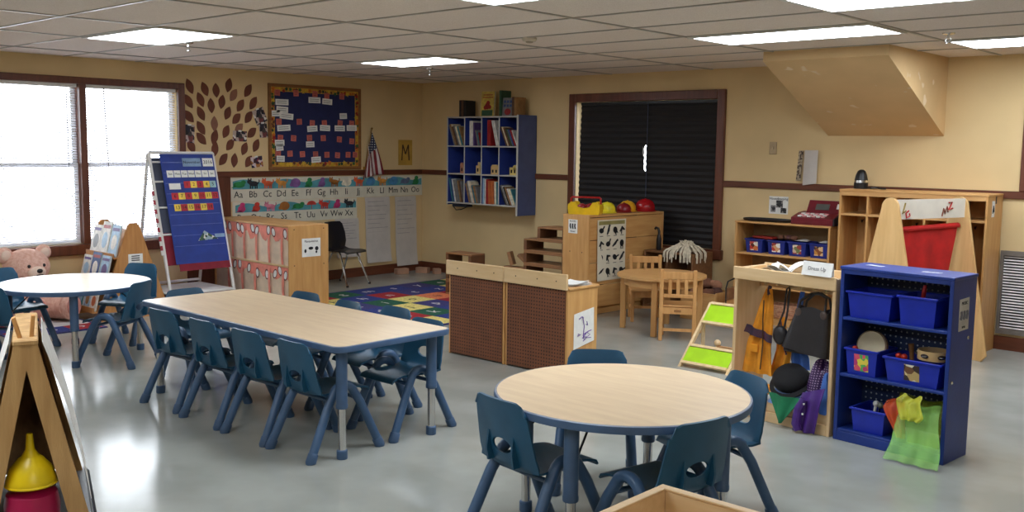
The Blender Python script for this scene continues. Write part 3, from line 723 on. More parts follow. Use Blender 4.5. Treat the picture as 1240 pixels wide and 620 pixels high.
def toyhouse(x, z, w, h, m, label, kind):
    t = thing('toy_block_house', label, 'toy', (x, -sd_ + .05, z), 0, 'little wooden houses in the wall shelf')
    if kind == 'tower':
        B().box((-w / 2, -.03, 0), (w / 2, .03, h * .72), .003).build('body', m, t); B().cyl((0, 0, h * .72), (0, 0, h), w * .3, n=12).build('knob', m, t)
    else:
        B().box((-w / 2, -.03, 0), (w / 2, .03, h * .7), .003).build('body', m, t)
        if kind == 'arch': B().at((w * .2, 0, h * .7)).lathe([(w * .25, -.03), (w * .25, .03)], axis='y', n=16).build('dome', m, t)
        else: B().prism([(-w / 2, -.032, h * .7), (w / 2, -.032, h * .7), (w * .3, -.032, h), (-w * .3, -.032, h)], (0, .064, 0)).build('roof', m, t)
    b = B()
    for q_ in ((-.22, .22) if w > .07 else (0,)): b.box((q_ * w - .012, -.0315, h * .2), (q_ * w + .012, -.030, h * .5))
    b.build('printed_window', ink, t, 0)
zz = sz0 + SZ[1] + .0165; xc = (sx0 + sx1) / 2
toyhouse(xc + CX[1] - .06, zz, .06, .13, mat('pinkish_toy', (178, 120, 92), .6), 'small pinkish toy house in the leftmost middle compartment', 'roof')
toyhouse(xc + CX[2] - .075, zz, .065, .14, wb, 'small wooden toy tower in the second middle compartment', 'tower')
toyhouse(xc + CX[3] - .085, zz, .125, .115, wb, 'wide wooden toy house in the third middle compartment', 'roof')
toyhouse(xc + CX[4] - .075, zz, .115, .13, mat('yellow_toy', (216, 190, 110), .6), 'yellow toy house with a dome in the rightmost middle compartment', 'arch')
# books standing on top of the wall shelf
zt = sz1 + .0005
for x, th, h, c, lab, rz in ((.93, .03, .20, 'black', 'dark book standing leftmost on top of the wall shelf', 0), (.965, .035, .20, 'brown', 'dark brown book second from left on top of the wall shelf', 0), (1.006, .035, .195, 'black', 'black book third from left on top of the wall shelf', 0),
                            (1.60, .03, .30, 'green', 'tall thin green book standing edge-on on top of the wall shelf', 0), (1.80, .03, .22, 'brown', 'thick brown book rightmost on top of the wall shelf', 0), (1.835, .03, .215, 'tan', 'tan book tucked behind the rightmost on top of the wall shelf', 0)):
    book(x + .02, -.26, zt, th, .17, h, 0, c, lab, 'books on top of the wall shelf', rz)
def facing_book(name, x, y, z, w, h, th, cover, label, rz=0, tilt=0, group=None, art=None, title=None):
    t = thing(name, label, 'book', (x, y, z), rz, group)
    T = lambda b: b.at((0, 0, 0), 0, R(tilt))
    T(B()).box((-w / 2, -.0, 0), (w / 2, .002, h)).box((-w / 2, th - .002, 0), (w / 2, th, h)).box((-w / 2, .002, 0), (-w / 2 + .003, th - .002, h)).build('cover', cover, t, 0)
    T(B()).box((-w / 2 + .003, .002, .003), (w / 2 - .003, th - .002, h - .003)).build('pages', pages_m, t, 0)
    if art: art(t, w, h, T)
    return t
def art_red(t, w, h, T):
    b = T(B()); b.box((-w * .42, -.0012, h * .03), (w * .42, -.0002, h * .26)); b.build('cover_grass', BK['green'], t, 0)
    b = T(B())
    for (cx, cz, r) in ((0, .42, .2), (-.16, .36, .13), (.18, .38, .12), (.04, .54, .14)): b.prism([(cx * w + r * w * math.cos(k * PI / 8), -.0022, cz * h + r * w * math.sin(k * PI / 8)) for k in range(16)], (0, .002, 0))
    b.build('cover_picture', BK['red'], t, 0)
    b = T(B()); 
    for k, ww in ((.84, .36), (.74, .40)): b.box((-ww * w, -.0012, k * h), (ww * w, -.0002, k * h + .014))
    b.build('cover_title', BK['orange'], t, 0)
facing_book('picture_book', 1.36, -.20, zt, .20, .30, .03, BK['yellow'], 'large yellow picture book with red picture facing out on the wall shelf', R(4), -5, 'books on top of the wall shelf', art_red)
def art_dots(t, w, h, T):
    b = T(B())
    for k in range(6): b.box((-w * .4 + (k % 3) * w * .28, -.0015, h * (.5 + .22 * (k // 3))), (-w * .4 + (k % 3) * w * .28 + w * .2, -.0004, h * (.5 + .22 * (k // 3)) + .03))
    b.build('cover_squares', BK['blue'], t, 0)
    b = T(B()); b.prism([(w * .3 * math.cos(k * PI / 8), -.002, h * .24 + w * .26 * math.sin(k * PI / 8)) for k in range(16)], (0, .0015, 0)); b.build('cover_picture', BK['red'], t, 0)
facing_book('picture_book', 1.73, -.24, zt, .15, .215, .02, BK['grey'], 'grey patterned picture book with red spot facing out on the wall shelf', R(8), -6, 'books on top of the wall shelf', art_dots)
# headphones-like dark tray hanging under the shelf
t = thing('cable_bundle', 'dark bundle of cables hanging under the left end of the wall shelf', 'cables', (.98, -.2, .86))
B().box((-.15, -.06, .03), (.10, .06, .072), .008).build('power_strip', mat('dark_blue_plastic', (40, 46, 66), .5), t)
B().tube([(-.14, -.05, .04), (-.06, -.07, -.01), (.02, -.06, .0), (.12, -.05, .04)], .006, 8).build('cord', black, t)
# small things on the right wall
t = thing('light_switch', 'beige light switch plate on the wall right of the dark window', 'switch', (5.016, -.001, 1.655))
B().box((-.038, -.006, -.06), (.038, 0, .06), .004).build('plate', mat('beige_switch', (176, 152, 118), .5), t); B().box((-.007, -.016, -.012), (.007, -.006, .014), .002).build('toggle', mat('beige_toggle', (200, 180, 150), .5), t)
t = thing('hanging_papers', 'folded papers hung on the wall above the register shelf', 'papers', (5.39, -.003, 1.33))
B().sheet(lambda u, v: (-.10 + .035 * u * 1.6 - .02 * (1 - v), -.008 - .02 * u, .02 + .285 * v), 3, 6, .002).build('patterned_sheet', blotch('patterned_paper', [(96, 80, 66), (180, 164, 140), (70, 56, 46), (150, 132, 110)], 60), t)
B().sheet(lambda u, v: (-.04 + .135 * u + .006 * v, -.03 - .012 * math.sin(PI * u), -.02 + .33 * v + .02 * u * (1 - v)), 5, 6, .002).build('white_sheet', chart_m, t)
t = thing('wall_sign', 'white paper sign with three dark pictures on the wall above the bins', 'sign', (5.098, -.003, 1.107))
B().box((-.10, -.0015, -.085), (.10, 0, .085)).build('sheet', paper, t, 0)
text('lettering', 'Housekeeping', .034, ink, t, M4((0, -.002, .062), EX, EZ))
for x, z, w, h in ((-.055, -.035, .05, .065), (.01, .012, .07, .07), (.055, -.05, .06, .05)): B().box((x - w / 2, -.0025, z - h / 2), (x + w / 2, -.0015, z + h / 2)).build('printed_picture', blotch('sign_picture', [(20, 20, 22), (60, 58, 60), (140, 136, 132)], 60), t, 0)
# wall grille at the right edge
t = thing('wall_vent', 'grey-framed wall vent with black and white horizontal louvres', 'vent', (7.62, 0, .138))
B().box((-.49, -.03, 0), (-.465, -.001, .695)).box((.465, -.03, 0), (.49, -.001, .695)).box((-.465, -.03, 0), (.465, -.001, .04)).box((-.465, -.03, .655), (.465, -.001, .695)).build('frame', mat('grey_vent_frame', (112, 104, 96), .6), t)
B().box((-.465, -.004, .04), (.465, -.001, .655)).build('dark_duct', black, t, 0)
b = B()
for k in range(26): b.at((0, -.014, .052 + k * .0236), 0, R(62)).box((-.463, -.0055, -.0008), (.463, .0055, .0008))
b.build('louvres', mat('white_louvre', (214, 208, 204), .45), t, 0)
# ------------------------------------------------------------------ rugs
RC = [mat('rug_%s' % n, c, .95, var=.12, scale=60, bump=.3, bscale=300) for n, c in (('red', (150, 26, 34)), ('blue', (36, 50, 116)), ('green', (24, 82, 58)), ('yellow', (216, 196, 112)), ('orange', (214, 118, 74)), ('navy', (54, 50, 104)))]
rug_ink = mat('rug_black_print', (24, 22, 30), .95); rug_white = mat('rug_white_print', (206, 200, 196), .95)
def rug(name, x0, y0, nx, ny, c, pat, chars, label, z=.010):
    b = B(); b.m(5); b.box((x0 - .03, y0 - .03, 0.0005), (x0 + nx * c + .03, y0 + ny * c + .03, z))
    for i in range(nx):
        for j in range(ny):
            b.m(pat[(j * 3 + i * 2 + (i * j) % 2) % len(pat)]); b.box((x0 + i * c, y0 + j * c, z), (x0 + i * c + c, y0 + j * c + c, z + .001))
            k = (i + j * nx) % len(chars)
            b.m(6 if b.mi in (3, 4) else 7)
            addtext(b, chars[k], c * .52, M4((x0 + i * c + c * .5, y0 + j * c + c * .5, z + .0016), (0, 1, 0), (-1, 0, 0)), .0004)
    return b.build(name, RC + [rug_ink, rug_white], None, 0, label=label, cat='rug')
rug('alphabet_rug', .945, -2.755, 6, 7, .365, [0, 1, 3, 2, 5, 4, 1, 2], 'abcdefghijklmnopqrstuvwxyz', 'colourful alphabet rug of letter squares behind the long table')
rug('number_rug', .42, -5.62, 3, 3, .25, [0, 7, 1, 7, 0], '123456789', 'small red, white and blue rug under the window-side round table')
# ------------------------------------------------------------------ pegboard-backed shelf units
peg_m = dots('brown_pegboard', (116, 68, 40), (44, 24, 12), .0254, .22, 'y', .75)
hole_m = mat('screw_dark', (60, 40, 26), .6)
def screws(t, pts, ax='x', r=.006):
    b = B()
    for p in pts: b.lathe([(r, -.001), (r, .0015)], p, 10, ax)
    return b.build('screw_caps', hole_m, t)
for x0, x1, lab in ((4.052, 4.650, 'left of two low wooden shelf units with brown pegboard backs'), (4.662, 5.260, 'right low pegboard-backed shelf unit with a child drawing on its end')):
    t = thing('pegboard_shelf', lab, 'shelf unit', ((x0 + x1) / 2, -3.25, 0), 0, 'pegboard-backed shelf units'); w = (x1 - x0) / 2
    B().box((-w, -.165, .0), (-w + .02, .18, .628), .003).build('side_panel', maple_z, t); B().box((w - .02, -.165, .0), (w, .18, .628), .003).build('side_panel', maple_z, t)
    B().box((-w + .02, -.170, .012), (w - .02, -.162, .632)).build('pegboard_back', peg_m, t, 0)
    B().box((-w - .003, -.165, .628), (w + (.012 if x1 > 5 else .004), .19, .646), .004).build('top_board', maple, t)
    B().box((-w - (.003 if x1 > 5 else .012), -.19, .632), (w + .004, -.168, .745), .004).build('back_rail', birch, t)
    for z in (.05, .33): B().box((-w + .02, -.16, z), (w - .02, .178, z + .018)).build('shelf', maple, t)
    screws(t, [(w * f, -.1905, .69) for f in (-.6, .1, .7)], 'y', .005)
    if x1 > 5:
        d = B().sheet(lambda u, v: (w + .0025 + .006 * (1 - v) * u, -.095 + .23 * u - .0 * v, .205 + .245 * v + .03 * u - .012 * (1 - v) * (1 - u)), 4, 6, .0012).build('child_drawing', paper, t)
        b = B(); pm = mat('purple_marker', (98, 56, 150), .7); xx = w + .007
        for pts in ([(-.02, .43), (.0, .36), (-.01, .29), (.0, .26)], [(-.06, .415), (-.03, .43), (-.01, .42)], [(.02, .37), (.04, .36), (.03, .39)], [(-.07, .31), (-.04, .30), (-.075, .295)], [(-.02, .27), (.03, .31), (.07, .29), (.02, .27), (.08, .265)], [(-.01, .25), (.02, .265), (.0, .28), (.03, .275)], [(.0, .30), (.05, .315), (.085, .32)]):
            b.tube([(xx, y + .02, z - .005) for y, z in pts], .003, 5)
        b.build('marker_lines', pm, d)
t = thing('paper_stack', 'loose white papers on the end of the pegboard shelf', 'papers', (5.17, -3.23, .6465))
for k in range(4): B().at((0, 0, .004 * k), R(-8 + 9 * k)).sheet(lambda u, v: (-.075 + .15 * u, -.11 + .22 * v, .002 + .012 * (u - .5) ** 2 * k), 4, 4, .001).build('paper_sheet', paper, t)

# ------------------------------------------------------------------ block shelf with poster
bt = thing('block_shelf', 'tall maple shelf unit with picture poster, hats on top', 'shelf unit', (3.431, -1.252, 0), -.07)
bw, bd, bh = .345, 1.17, .985
B().box((0, 0, 0), (bw, .022, bh), .004).build('end_panel', maple_z, bt); B().box((0, bd - .022, 0), (bw, bd, bh), .004).build('end_panel', maple_z, bt)
B().box((.0, .022, bh - .022), (bw - .0, bd - .022, bh), .003).build('top_board', maple_y, bt)
for k in range(4): B().box((bw - .018, .022, .075 + k * .222), (bw - .004, bd - .022, .075 + k * .222 + .216), .003).build('back_board', maple_y, bt)
B().box((.0, .022, .0), (bw - .03, bd - .022, .07), .003).build('plinth', maple_y, bt)
for z in (.36, .66): B().box((0, .022, z), (bw - .02, bd - .022, z + .018)).build('shelf', maple_y, bt)
screws(bt, [(x, -.001, z) for x in (.10, .26) for z in (.62, .33)], 'y')
sg = B().box((.075, -.0015, .80), (.195, 0, .935)).build('paper_sign', paper, bt, 0)
text('lettering', 'BLOCKS', .022, ink, sg, M4((.135, -.002, .918), EX, EZ)); text('lettering', 'Room', .026, ink, sg, M4((.135, -.002, .82), EX, EZ))
b = B()
for k in range(3): b.tube([(.105 + .03 * k, -.002, .895), (.10 + .03 * k, -.002, .87), (.11 + .03 * k, -.002, .845)], .007, 6)
b.build('printed_figures', ink, sg)
# poster hung on the long side
po = B().sheet(lambda u, v: (bw + .004 + .012 * (1 - v) * (1 - u) ** 2, .12 + .43 * u, .335 + .60 * v), 5, 8, .0015).build('animal_poster', mat('poster_cream', (224, 216, 194), .6, var=.02), bt)
B().box((bw + .006, .14, .885), (bw + .0066, .53, .922)).build('title_strip', mat('poster_title_olive', (150, 140, 84), .6), po, 0)
q = random.Random(11)
for r in range(4):
    for c_ in range(4):
        y, z = .175 + c_ * .104, .83 - r * .135; b = B(); b.at((bw + .009, y, z), 0, R(q.uniform(-40, 40)))
        k = (r * 3 + c_) % 4
        if k == 0: b.prism([(0, .034 * math.cos(i * PI / 7), .026 * math.sin(i * PI / 7)) for i in range(14)], (.001, 0, 0)); b.tube([(0, .02, .015), (0, .04, .045)], .007, 5)
        elif k == 1: b.tube([(0, -.02, -.04), (0, .0, .0), (0, .015, .04)], [.006, .013, .007], 6); b.ball((0, .02, .044), (.002, .014, .012), 8, 6)
        elif k == 2: b.prism([(0, .03 * math.cos(i * PI / 7), .034 * math.sin(i * PI / 7)) for i in range(14)], (.001, 0, 0)); b.box((0, -.02, -.05), (.001, -.008, 0)); b.box((0, .008, -.05), (.001, .02, 0))
        else: b.tube([(0, -.03, -.02), (0, .0, .02), (0, .035, .0)], [.006, .016, .008], 6); b.box((0, -.012, -.045), (.001, .0, 0))
        b.at().box((bw + .009, y - .025, z - .058), (bw + .0096, y + .025, z - .053)); b.build('printed_animal', ink, po, 40)
# things on top of the block shelf
ZT = bh + .0005
def on_block(u, v): a = -.07; return (3.431 + u * math.cos(a) - v * math.sin(a), -1.252 + u * math.sin(a) + v * math.cos(a), ZT)
tb = thing('toy_toolbox', 'yellow toy toolbox with red handle and red toys inside', 'toy toolbox', on_block(.18, .13), R(24))
b = B(); ps = [(-.15, 0), (.15, 0), (.16, .05), (.16, .085), (.13, .125), (.09, .12), (.06, .075), (.0, .062), (-.06, .075), (-.09, .12), (-.13, .125), (-.16, .085), (-.16, .05)]
b.prism([(x, -.085, z) for x, z in ps], (0, .012, 0)); b.prism([(x, .073, z) for x, z in ps], (0, .012, 0)); b.box((-.15, -.073, 0), (.15, .073, .012)); b.box((-.16, -.073, .012), (-.148, .073, .10)); b.box((.148, -.073, .012), (.16, .073, .10))
b.build('body', yellow, tb); B().tube([(-.15, 0, .09), (-.15, 0, .155), (-.14, 0, .165), (.14, 0, .165), (.15, 0, .155), (.15, 0, .09)], .009, 10).build('handle', red, tb)
B().ball((-.04, 0, .06), (.05, .04, .045)).ball((.05, .01, .065), (.04, .05, .04)).cyl((-.1, 0, .05), (.08, .03, .10), .016).build('toy_tools', mat('toy_red_dark', (150, 22, 30), .35), tb)
def helmet(u, v, m, label, rz, sc=1.0, name='toy_helmet'):
    t = thing(name, label, 'toy helmet', on_block(u, v), rz, 'toy helmets on the block shelf'); t.scale = (sc, sc, sc)
    B().lathe([(.100, .018), (.103, .03), (.098, .065), (.082, .098), (.052, .120), (.018, .128), (.0005, .1285)], n=28).build('dome', m, t)
    b = B(); n = 32; rings = []
    for r0, z in ((.099, .012), (.099, .02), (1, .004), (1, -.0)):
        rings.append(b.ring([((r0 if r0 < 1 else .118 + .045 * max(0, math.cos(2 * PI * k / n)) ** 2) * math.cos(2 * PI * k / n), (r0 if r0 < 1 else .118 + .01 * max(0, math.cos(2 * PI * k / n))) * math.sin(2 * PI * k / n), z + .002) for k in range(n)]))
    b.loft(rings + [rings[0]], cap=False); b.build('brim', m, t)
    b = B()
    for dy in (-.03, 0, .03): b.tube([(.098 * math.sin(R(a)) * 1.02, dy, .028 + .103 * math.cos(R(a)) * (1 - .25 * abs(dy) / .03)) for a in range(-70, 71, 14)], .006, 6)
    b.build('ridges', m, t)
helmet(.16, .475, mat('lemon_plastic', (226, 208, 40), .35), 'pale yellow toy helmet right of the toolbox on the block shelf', R(-60), .84)
helmet(.22, .665, mat('maroon_plastic', (128, 18, 28), .3), 'dark red toy helmet between the two yellow ones on the block shelf', R(-80), .74)
helmet(.13, .83, mat('amber_plastic', (226, 166, 34), .35), 'orange-yellow toy hard hat on the block shelf, second from right', R(-70), .86)
helmet(.20, 1.035, mat('fire_red_plastic', (164, 18, 26), .25), 'shiny red toy fire helmet at the right end of the block shelf', R(-50), 1.0)
# hollow wooden blocks
hb_m = wood('hollow_block_wood', (134, 92, 58), (160, 114, 74), 'x'); hb_in = mat('hollow_block_core', (112, 74, 46), .6)
def hollow(x0, x1, y0, y1, z0, z1, label, rz=0):
    t = thing('hollow_block', label, 'wooden block', ((x0 + x1) / 2, (y0 + y1) / 2, z0), rz, 'hollow wooden blocks'); w, d, h, k = (x1 - x0) / 2, (y1 - y0) / 2, z1 - z0, .018
    B().box((-w, -d, 0), (w, d, k), .003).build('board', hb_m, t); B().box((-w, -d, h - k), (w, d, h), .003).build('board', hb_m, t)
    B().box((-w, -d, k), (-w + .04, d, h - k), .002).build('end_piece', hb_in, t); B().box((w - .04, -d, k), (w, d, h - k), .002).build('end_piece', hb_in, t)
ZR = .0118
LV = ['bottom', 'second', 'third', 'fourth', 'fifth', 'sixth']
for k in range(5): hollow(2.77, 3.33, -1.09, -.81, ZR + k * .134, ZR + k * .134 + .1335, 'hollow wooden block in the tall stack beside the block shelf, %s layer' % LV[k])
hollow(2.955, 3.33, -1.09, -.81, ZR + 5 * .134, ZR + 5 * .134 + .1335, 'short hollow wooden block topmost in the tall stack by the block shelf')
for k in range(2): hollow(2.36, 2.75, -1.06, -.82, ZR + k * .15, ZR + k * .15 + .1495, 'hollow wooden block in the low stack under the loose planks, %s layer' % LV[k])
for k in range(3): hollow(1.83, 2.22, -1.32, -1.1, ZR + k * .155, ZR + k * .155 + .1545, 'hollow wooden block stacked on the rug behind the left pegboard shelf, %s layer' % LV[k])
def plank(p0, p1, w, th, label):
    p0, p1 = Vector(p0), Vector(p1); d = p1 - p0
    t = thing('block_plank', label, 'wooden block', p0, 0, 'loose wooden planks')
    b = B(); q = d.to_track_quat('X', 'Z').to_matrix().to_4x4(); b.T = q; b.box((0, -w / 2, -th / 2), (d.length, w / 2, th / 2), .003); b.build('plank', hb_m, t)
zp = ZR + .30
plank((2.40, -.95, zp + .0195), (2.72, -.95, zp + .0195), .10, .038, 'flat wooden plank lying on the low stack of hollow blocks')
plank((2.53, -.985, zp + .060), (2.49, -1.0, zp + .20), .09, .04, 'small upright wooden plank leaning on the low block stack')
plank((2.58, -.93, zp + .17), (2.755, -.93, zp + .055), .09, .035, 'slanting wooden plank resting against the tall block stack')
for x, y, r, lab in ((.105, -.50, 80, 'small wooden block on the floor by the corner, leftmost'), (.20, -.22, 20, 'small wooden block on the floor in the room corner, middle one'), (.40, -.16, 65, 'small square wooden block on the floor near the corner, rightmost')):
    t = thing('floor_block', lab, 'wooden block', (x + .06, y, 0.0), R(r), 'small blocks on the floor'); B().box((-.085 if 'square' not in lab else -.045, -.045, 0), (.085 if 'square' not in lab else .045, .045, .07), .004).build('block', mat('pink_beech', (176, 134, 108), .5), t)

# ------------------------------------------------------------------ pink-trimmed cubby unit
ct = thing('cubby_unit', 'maple cubby unit with pink paper strips and white ovals', 'cubby unit', (.03, -3.085, .0115), -.03)
cw, cd, ch = 1.46, .47, .82
B().box((0, 0, 0), (.022, cd, ch), .004).build('side_panel', maple_z, ct)
rs_ = B().box((cw - .022, 0, 0), (cw, cd, ch), .004).build('side_panel', maple_z, ct)
B().box((.022, 0, ch - .022), (cw - .022, cd, ch), .003).build('top_board', maple, ct)
for z in (0.02, .40): B().box((.022, .0, z), (cw - .022, cd - .01, z + .02), .003).build('shelf', birch, ct)
B().box((.022, .016, .04), (cw - .022, .024, ch - .022)).build('inset_panel', mat('panel_beige', (230, 206, 178), .55, var=.04), ct, 0)
pinkp = mat('salmon_paper', (240, 146, 126), .8, var=.05, scale=10); oval_m = paper
def band(z1, drop, seed):
    q = random.Random(seed); b = B(); n = 24; ps = [(.026, .012, z1), (cw - .026, .012, z1)]
    for k in range(n, -1, -1): ps.append((.026 + (cw - .052) * k / n, .012, z1 - drop * (.65 + .5 * (k % 4 in (0, 1)) + q.uniform(-.12, .12))))
    return b.prism(ps, (0, -.002, 0)).build('pink_band', pinkp, ct, 0)
band(ch - .024, .13, 1); band(.398, .11, 2)
for k in range(6): B().sheet(lambda u, v: (.15 + k * .235 - .018 + .036 * u, .0085 - .008 * math.sin(PI * v), .425 + .31 * v), 1, 6, .0015).build('pink_strip', pinkp, ct)
for k in range(5): B().sheet(lambda u, v: (.30 + k * .26 - .02 + .04 * u + .02 * (1 - v) * (k % 2), .0085 - .008 * math.sin(PI * v), .06 + .30 * v), 1, 6, .0015).build('pink_strip', pinkp, ct)
q = random.Random(5)
for (x, z) in [(.05, .745), (.235, .755), (.33, .745), (.50, .75), (.58, .735), (.78, .755), (.86, .735), (1.08, .755), (1.17, .74), (1.38, .735), (.24, .365), (.42, .35), (.52, .36), (.70, .335), (.86, .30), (1.04, .30), (1.19, .32), (1.38, .32), (.38, .07), (1.28, .36)]:
    a = q.uniform(-.5, .5); o = B()
    o.m(1).prism([(x + 1.3 * (.026 * math.cos(k * PI / 8) * math.cos(a) - .041 * math.sin(k * PI / 8) * math.sin(a)), .0075, z + 1.3 * (.026 * math.cos(k * PI / 8) * math.sin(a) + .041 * math.sin(k * PI / 8) * math.cos(a))) for k in range(16)], (0, -.002, 0))
    o.m(0).prism([(x + .006 + 1.05 * (.024 * math.cos(k * PI / 8) * math.cos(a) - .038 * math.sin(k * PI / 8) * math.sin(a)), .0055, z + 1.05 * (.024 * math.cos(k * PI / 8) * math.sin(a) + .038 * math.sin(k * PI / 8) * math.cos(a))) for k in range(16)], (0, -.002, 0))
    o.build('white_oval', [oval_m, mat('oval_outline', (120, 60, 56), .8)], ct, 0)
sg = B().box((cw, .15, .50), (cw + .0015, .37, .685)).build('paper_sign', paper, ct, 0)
text('lettering', 'Manipulatives', .030, ink, sg, M4((cw + .002, .26, .655), EY, EZ))
b = B(); b.ball((cw + .001, .19, .56), (.002, .014, .02)); b.ball((cw + .001, .255, .585), (.002, .03, .016)); b.ball((cw + .001, .325, .58), (.002, .022, .022)); b.ball((cw + .001, .32, .545), (.002, .012, .014)); b.build('printed_pictures', ink, sg)
screws(ct, [(cw + .0005, y, z) for y in (.06, .41) for z in (.78, .42)], 'x')

# ------------------------------------------------------------------ chart easel by the window
et = thing('chart_easel', 'white tube chart easel holding a blue calendar pocket chart', 'easel', (.5, -3.705, 0))
pvc = mat('white_pvc_tube', (222, 218, 212), .35, var=.02)
for s in (-1, 1):
    B().tube([(.0, s * .345, 1.53), (.40, s * .345, .012)], .016, 12).build('front_leg', pvc, et); B().tube([(-.02, s * .345, 1.52), (-.34, s * .345, .012)], .016, 12).build('rear_leg', pvc, et)
for x, z, nm in ((.0, 1.53, 'top_bar'), (.385, .07, 'lower_bar'), (-.30, .20, 'rear_bar')): B().cyl((x, -.345, z), (x, .345, z), .015, n=12).build(nm, pvc, et)
for k, z in enumerate((1.44, 1.25, 1.0, .74)): B().cyl((.0 + .4 * (1.53 - z) / 1.52, -.345, z), (.0 + .4 * (1.53 - z) / 1.52, -.22, z), .010, n=10).build('support_rod', pvc, et)
def on(u, v, d=.0):  # point on the front slope: u across, v down from the top
    k = Vector((.4, 0, -1.52)).normalized(); n = Vector((1.52, 0, .4)).normalized()
    return Vector((.0, u, 1.53)) + k * v + n * (.02 + d)
def slab(u0, u1, v0, v1, d0, d1, b=None):
    b = b or B(); ps = [on(u0, v0, d0), on(u1, v0, d0), on(u1, v1, d0), on(u0, v1, d0)]; n = on(0, 0, d1) - on(0, 0, d0)
    return b.prism(ps, n)
chart_blue = mat('blue_pocket_chart', (20, 50, 134), .6, var=.05)
pc = slab(-.25, .33, .02, 1.12, 0, .004).build('pocket_chart', chart_blue, et, 0)
b = B()
for k in range(9): slab(-.235, .31, .10 + k * .105, .106 + k * .105, .004, .0055, b)
b.build('clear_pockets', mat('pocket_edge', (70, 86, 160), .3), et, 0)
slab(-.22, .33, 1.12, 1.19, 0, .006).build('maroon_hem', mat('maroon_fabric', (122, 22, 40), .8), et, 0)
slab(-.33, .0, .05, .80, -.035, -.030).build('grey_flannel', mat('grey_flannel', (66, 70, 86), .9), et, 0)
slab(-.33, -.16, .80, 1.12, -.035, -.030).build('maroon_flannel', mat('maroon_fabric', (122, 22, 40), .8), et, 0)
c_red, c_yel, c_wht = mat('red_card', (186, 34, 44), .6), mat('yellow_card', (232, 196, 70), .6), paper
def card2(u, v, w, h, m, txt=None, nm='number_card', ts=.75):
    o = slab(u, u + w, v, v + h, .006, .0075).build(nm, m, et, 0)
    if txt:
        p = on(u + w / 2, v + h / 2, .0082); d = (on(0, 0) - on(0, 1)).normalized()
        addtext(B(), txt, h * ts, M4(p, EY, d)).build('lettering', ink, o, 0)
card2(-.02, .06, .20, .085, mat('pale_blue_card', (130, 156, 186), .6), 'November', 'month_card', .5); card2(.20, .06, .115, .085, c_wht, '2016', 'year_card', .6)
for k, d in enumerate(['Sun', 'Mon', 'Tue', 'Wed', 'Thu', 'Fri', 'Sat']): card2(-.205 + k * .076, .185, .068, .07, c_wht, d, 'weekday_card', .42)
card2(-.20, .315, .12, .06, c_wht, None, 'blank_card')
n = 1
for k in range(5): card2(-.04 + k * .071, .295, .068, .068, [c_red, c_yel, c_red, c_yel, mat('mint_card', (150, 186, 190), .6)][k], str(n)); n += 1
for k in range(7): card2(-.19 + k * .073, .41, .070, .068, [c_red, c_yel][k % 2], str(n)); n += 1
for k in range(6): card2(-.18 + k * .071, .525, .068, .068, [c_yel, c_red][k % 2], str(n)); n += 1
b = B(); ps = [on(.02, .90, .006), on(.10, .80, .006), on(.24, .89, .006)]; b.prism(ps, on(0, 0, .008) - on(0, 0, .006)); b.build('picture_card', blotch('landscape_print', [(40, 70, 60), (150, 170, 180), (60, 90, 60), (210, 210, 200)], 30), et, 0)
slab(.21, .32, .84, .875, .006, .008).build('label_card', mat('pale_blue_card', (130, 156, 186), .6), et, 0)
# striped pointer hanging on the left leg
b = B(); L0, L1 = Vector((.11, -.372, 1.16)), Vector((.27, -.372, .55)); rings = []
for k in range(14):
    b.m(k % 2); b.tube([L0.lerp(L1, k / 14), L0.lerp(L1, (k + 1) / 14)], .013, 8)
b.build('striped_pointer', [mat('candy_red', (160, 36, 50), .5), pvc], et)
B().box((-.26, -.33, .05), (.34, .33, .16), .01).build('book_tray', mat('maroon_tray', (120, 20, 34), .5), et)
B().box((-.28, -.34, .16), (.372, .34, .175), .004).build('tray_rim', pvc, et)

# ------------------------------------------------------------------ sloped book display with triangular end
dx0, dx1, yc, zh = .30, .90, -4.425, .885
dt = thing('book_display', 'wooden book display with a tall triangular end panel beneath the window', 'book display', (dx1, yc, 0))
dsp = mat('display_plywood', (178, 120, 64), .5, c2=(196, 138, 80), scale=3, stretch=(9, 9, 1), detail=5)
tri = [(-.355, 0), (.345, 0), (.055, zh - .02), (.03, zh), (-.03, zh), (-.055, zh - .02)]
ep = B().prism([(-.022, y, z) for y, z in tri], (.022, 0, 0)).build('end_panel', dsp, dt)
B().prism([(dx0 - dx1, y, z) for y, z in tri], (.022, 0, 0)).build('end_panel', dsp, dt)
sg = B().box((0, -.06, .50), (.0015, .08, .60)).build('label_sheet', paper, ep, 0); sg.location = (0, 0, 0)
b = B()
for k in range(3): b.box((.0015, -.03, .535 + .02 * k), (.002, .05, .545 + .02 * k))
b.build('label_print', mat('dark_grey_print', (70, 66, 70), .7), sg, 0)
for k, z in enumerate((.08, .33, .56)):
    y0 = -.375 * (1 - z / zh)
    B().box((dx0 - dx1 + .022, y0 - .05, z - .0), (-.022, y0 + .04, z + .012)).box((dx0 - dx1 + .022, y0 - .055, z), (-.022, y0 - .045, z + .05)).build('ledge', dsp, dt, 0)
    y1 = -.375 * (1 - (z + .25) / zh)
    B().prism([(dx0 - dx1 + .022, y0 + .04, z), (dx0 - dx1 + .022, y0 + .05, z), (dx0 - dx1 + .022, y1 + .09, z + .25), (dx0 - dx1 + .022, y1 + .08, z + .25)], (dx1 - dx0 - .044, 0, 0)).build('backing', dsp, dt, 0)
def art_blob(col, col2):
    def f(t, w, h, T):
        b = T(B()); b.prism([(w * .3 * math.cos(k * PI / 8), -.0015, h * .45 + h * .24 * math.sin(k * PI / 8)) for k in range(16)], (0, .0015, 0)); b.build('cover_picture', BK[col], t, 0)
        b = T(B()); b.box((-w * .4, -.0012, h * .8), (w * .4, -.0002, h * .9)); b.build('cover_title', BK[col2], t, 0)
    return f
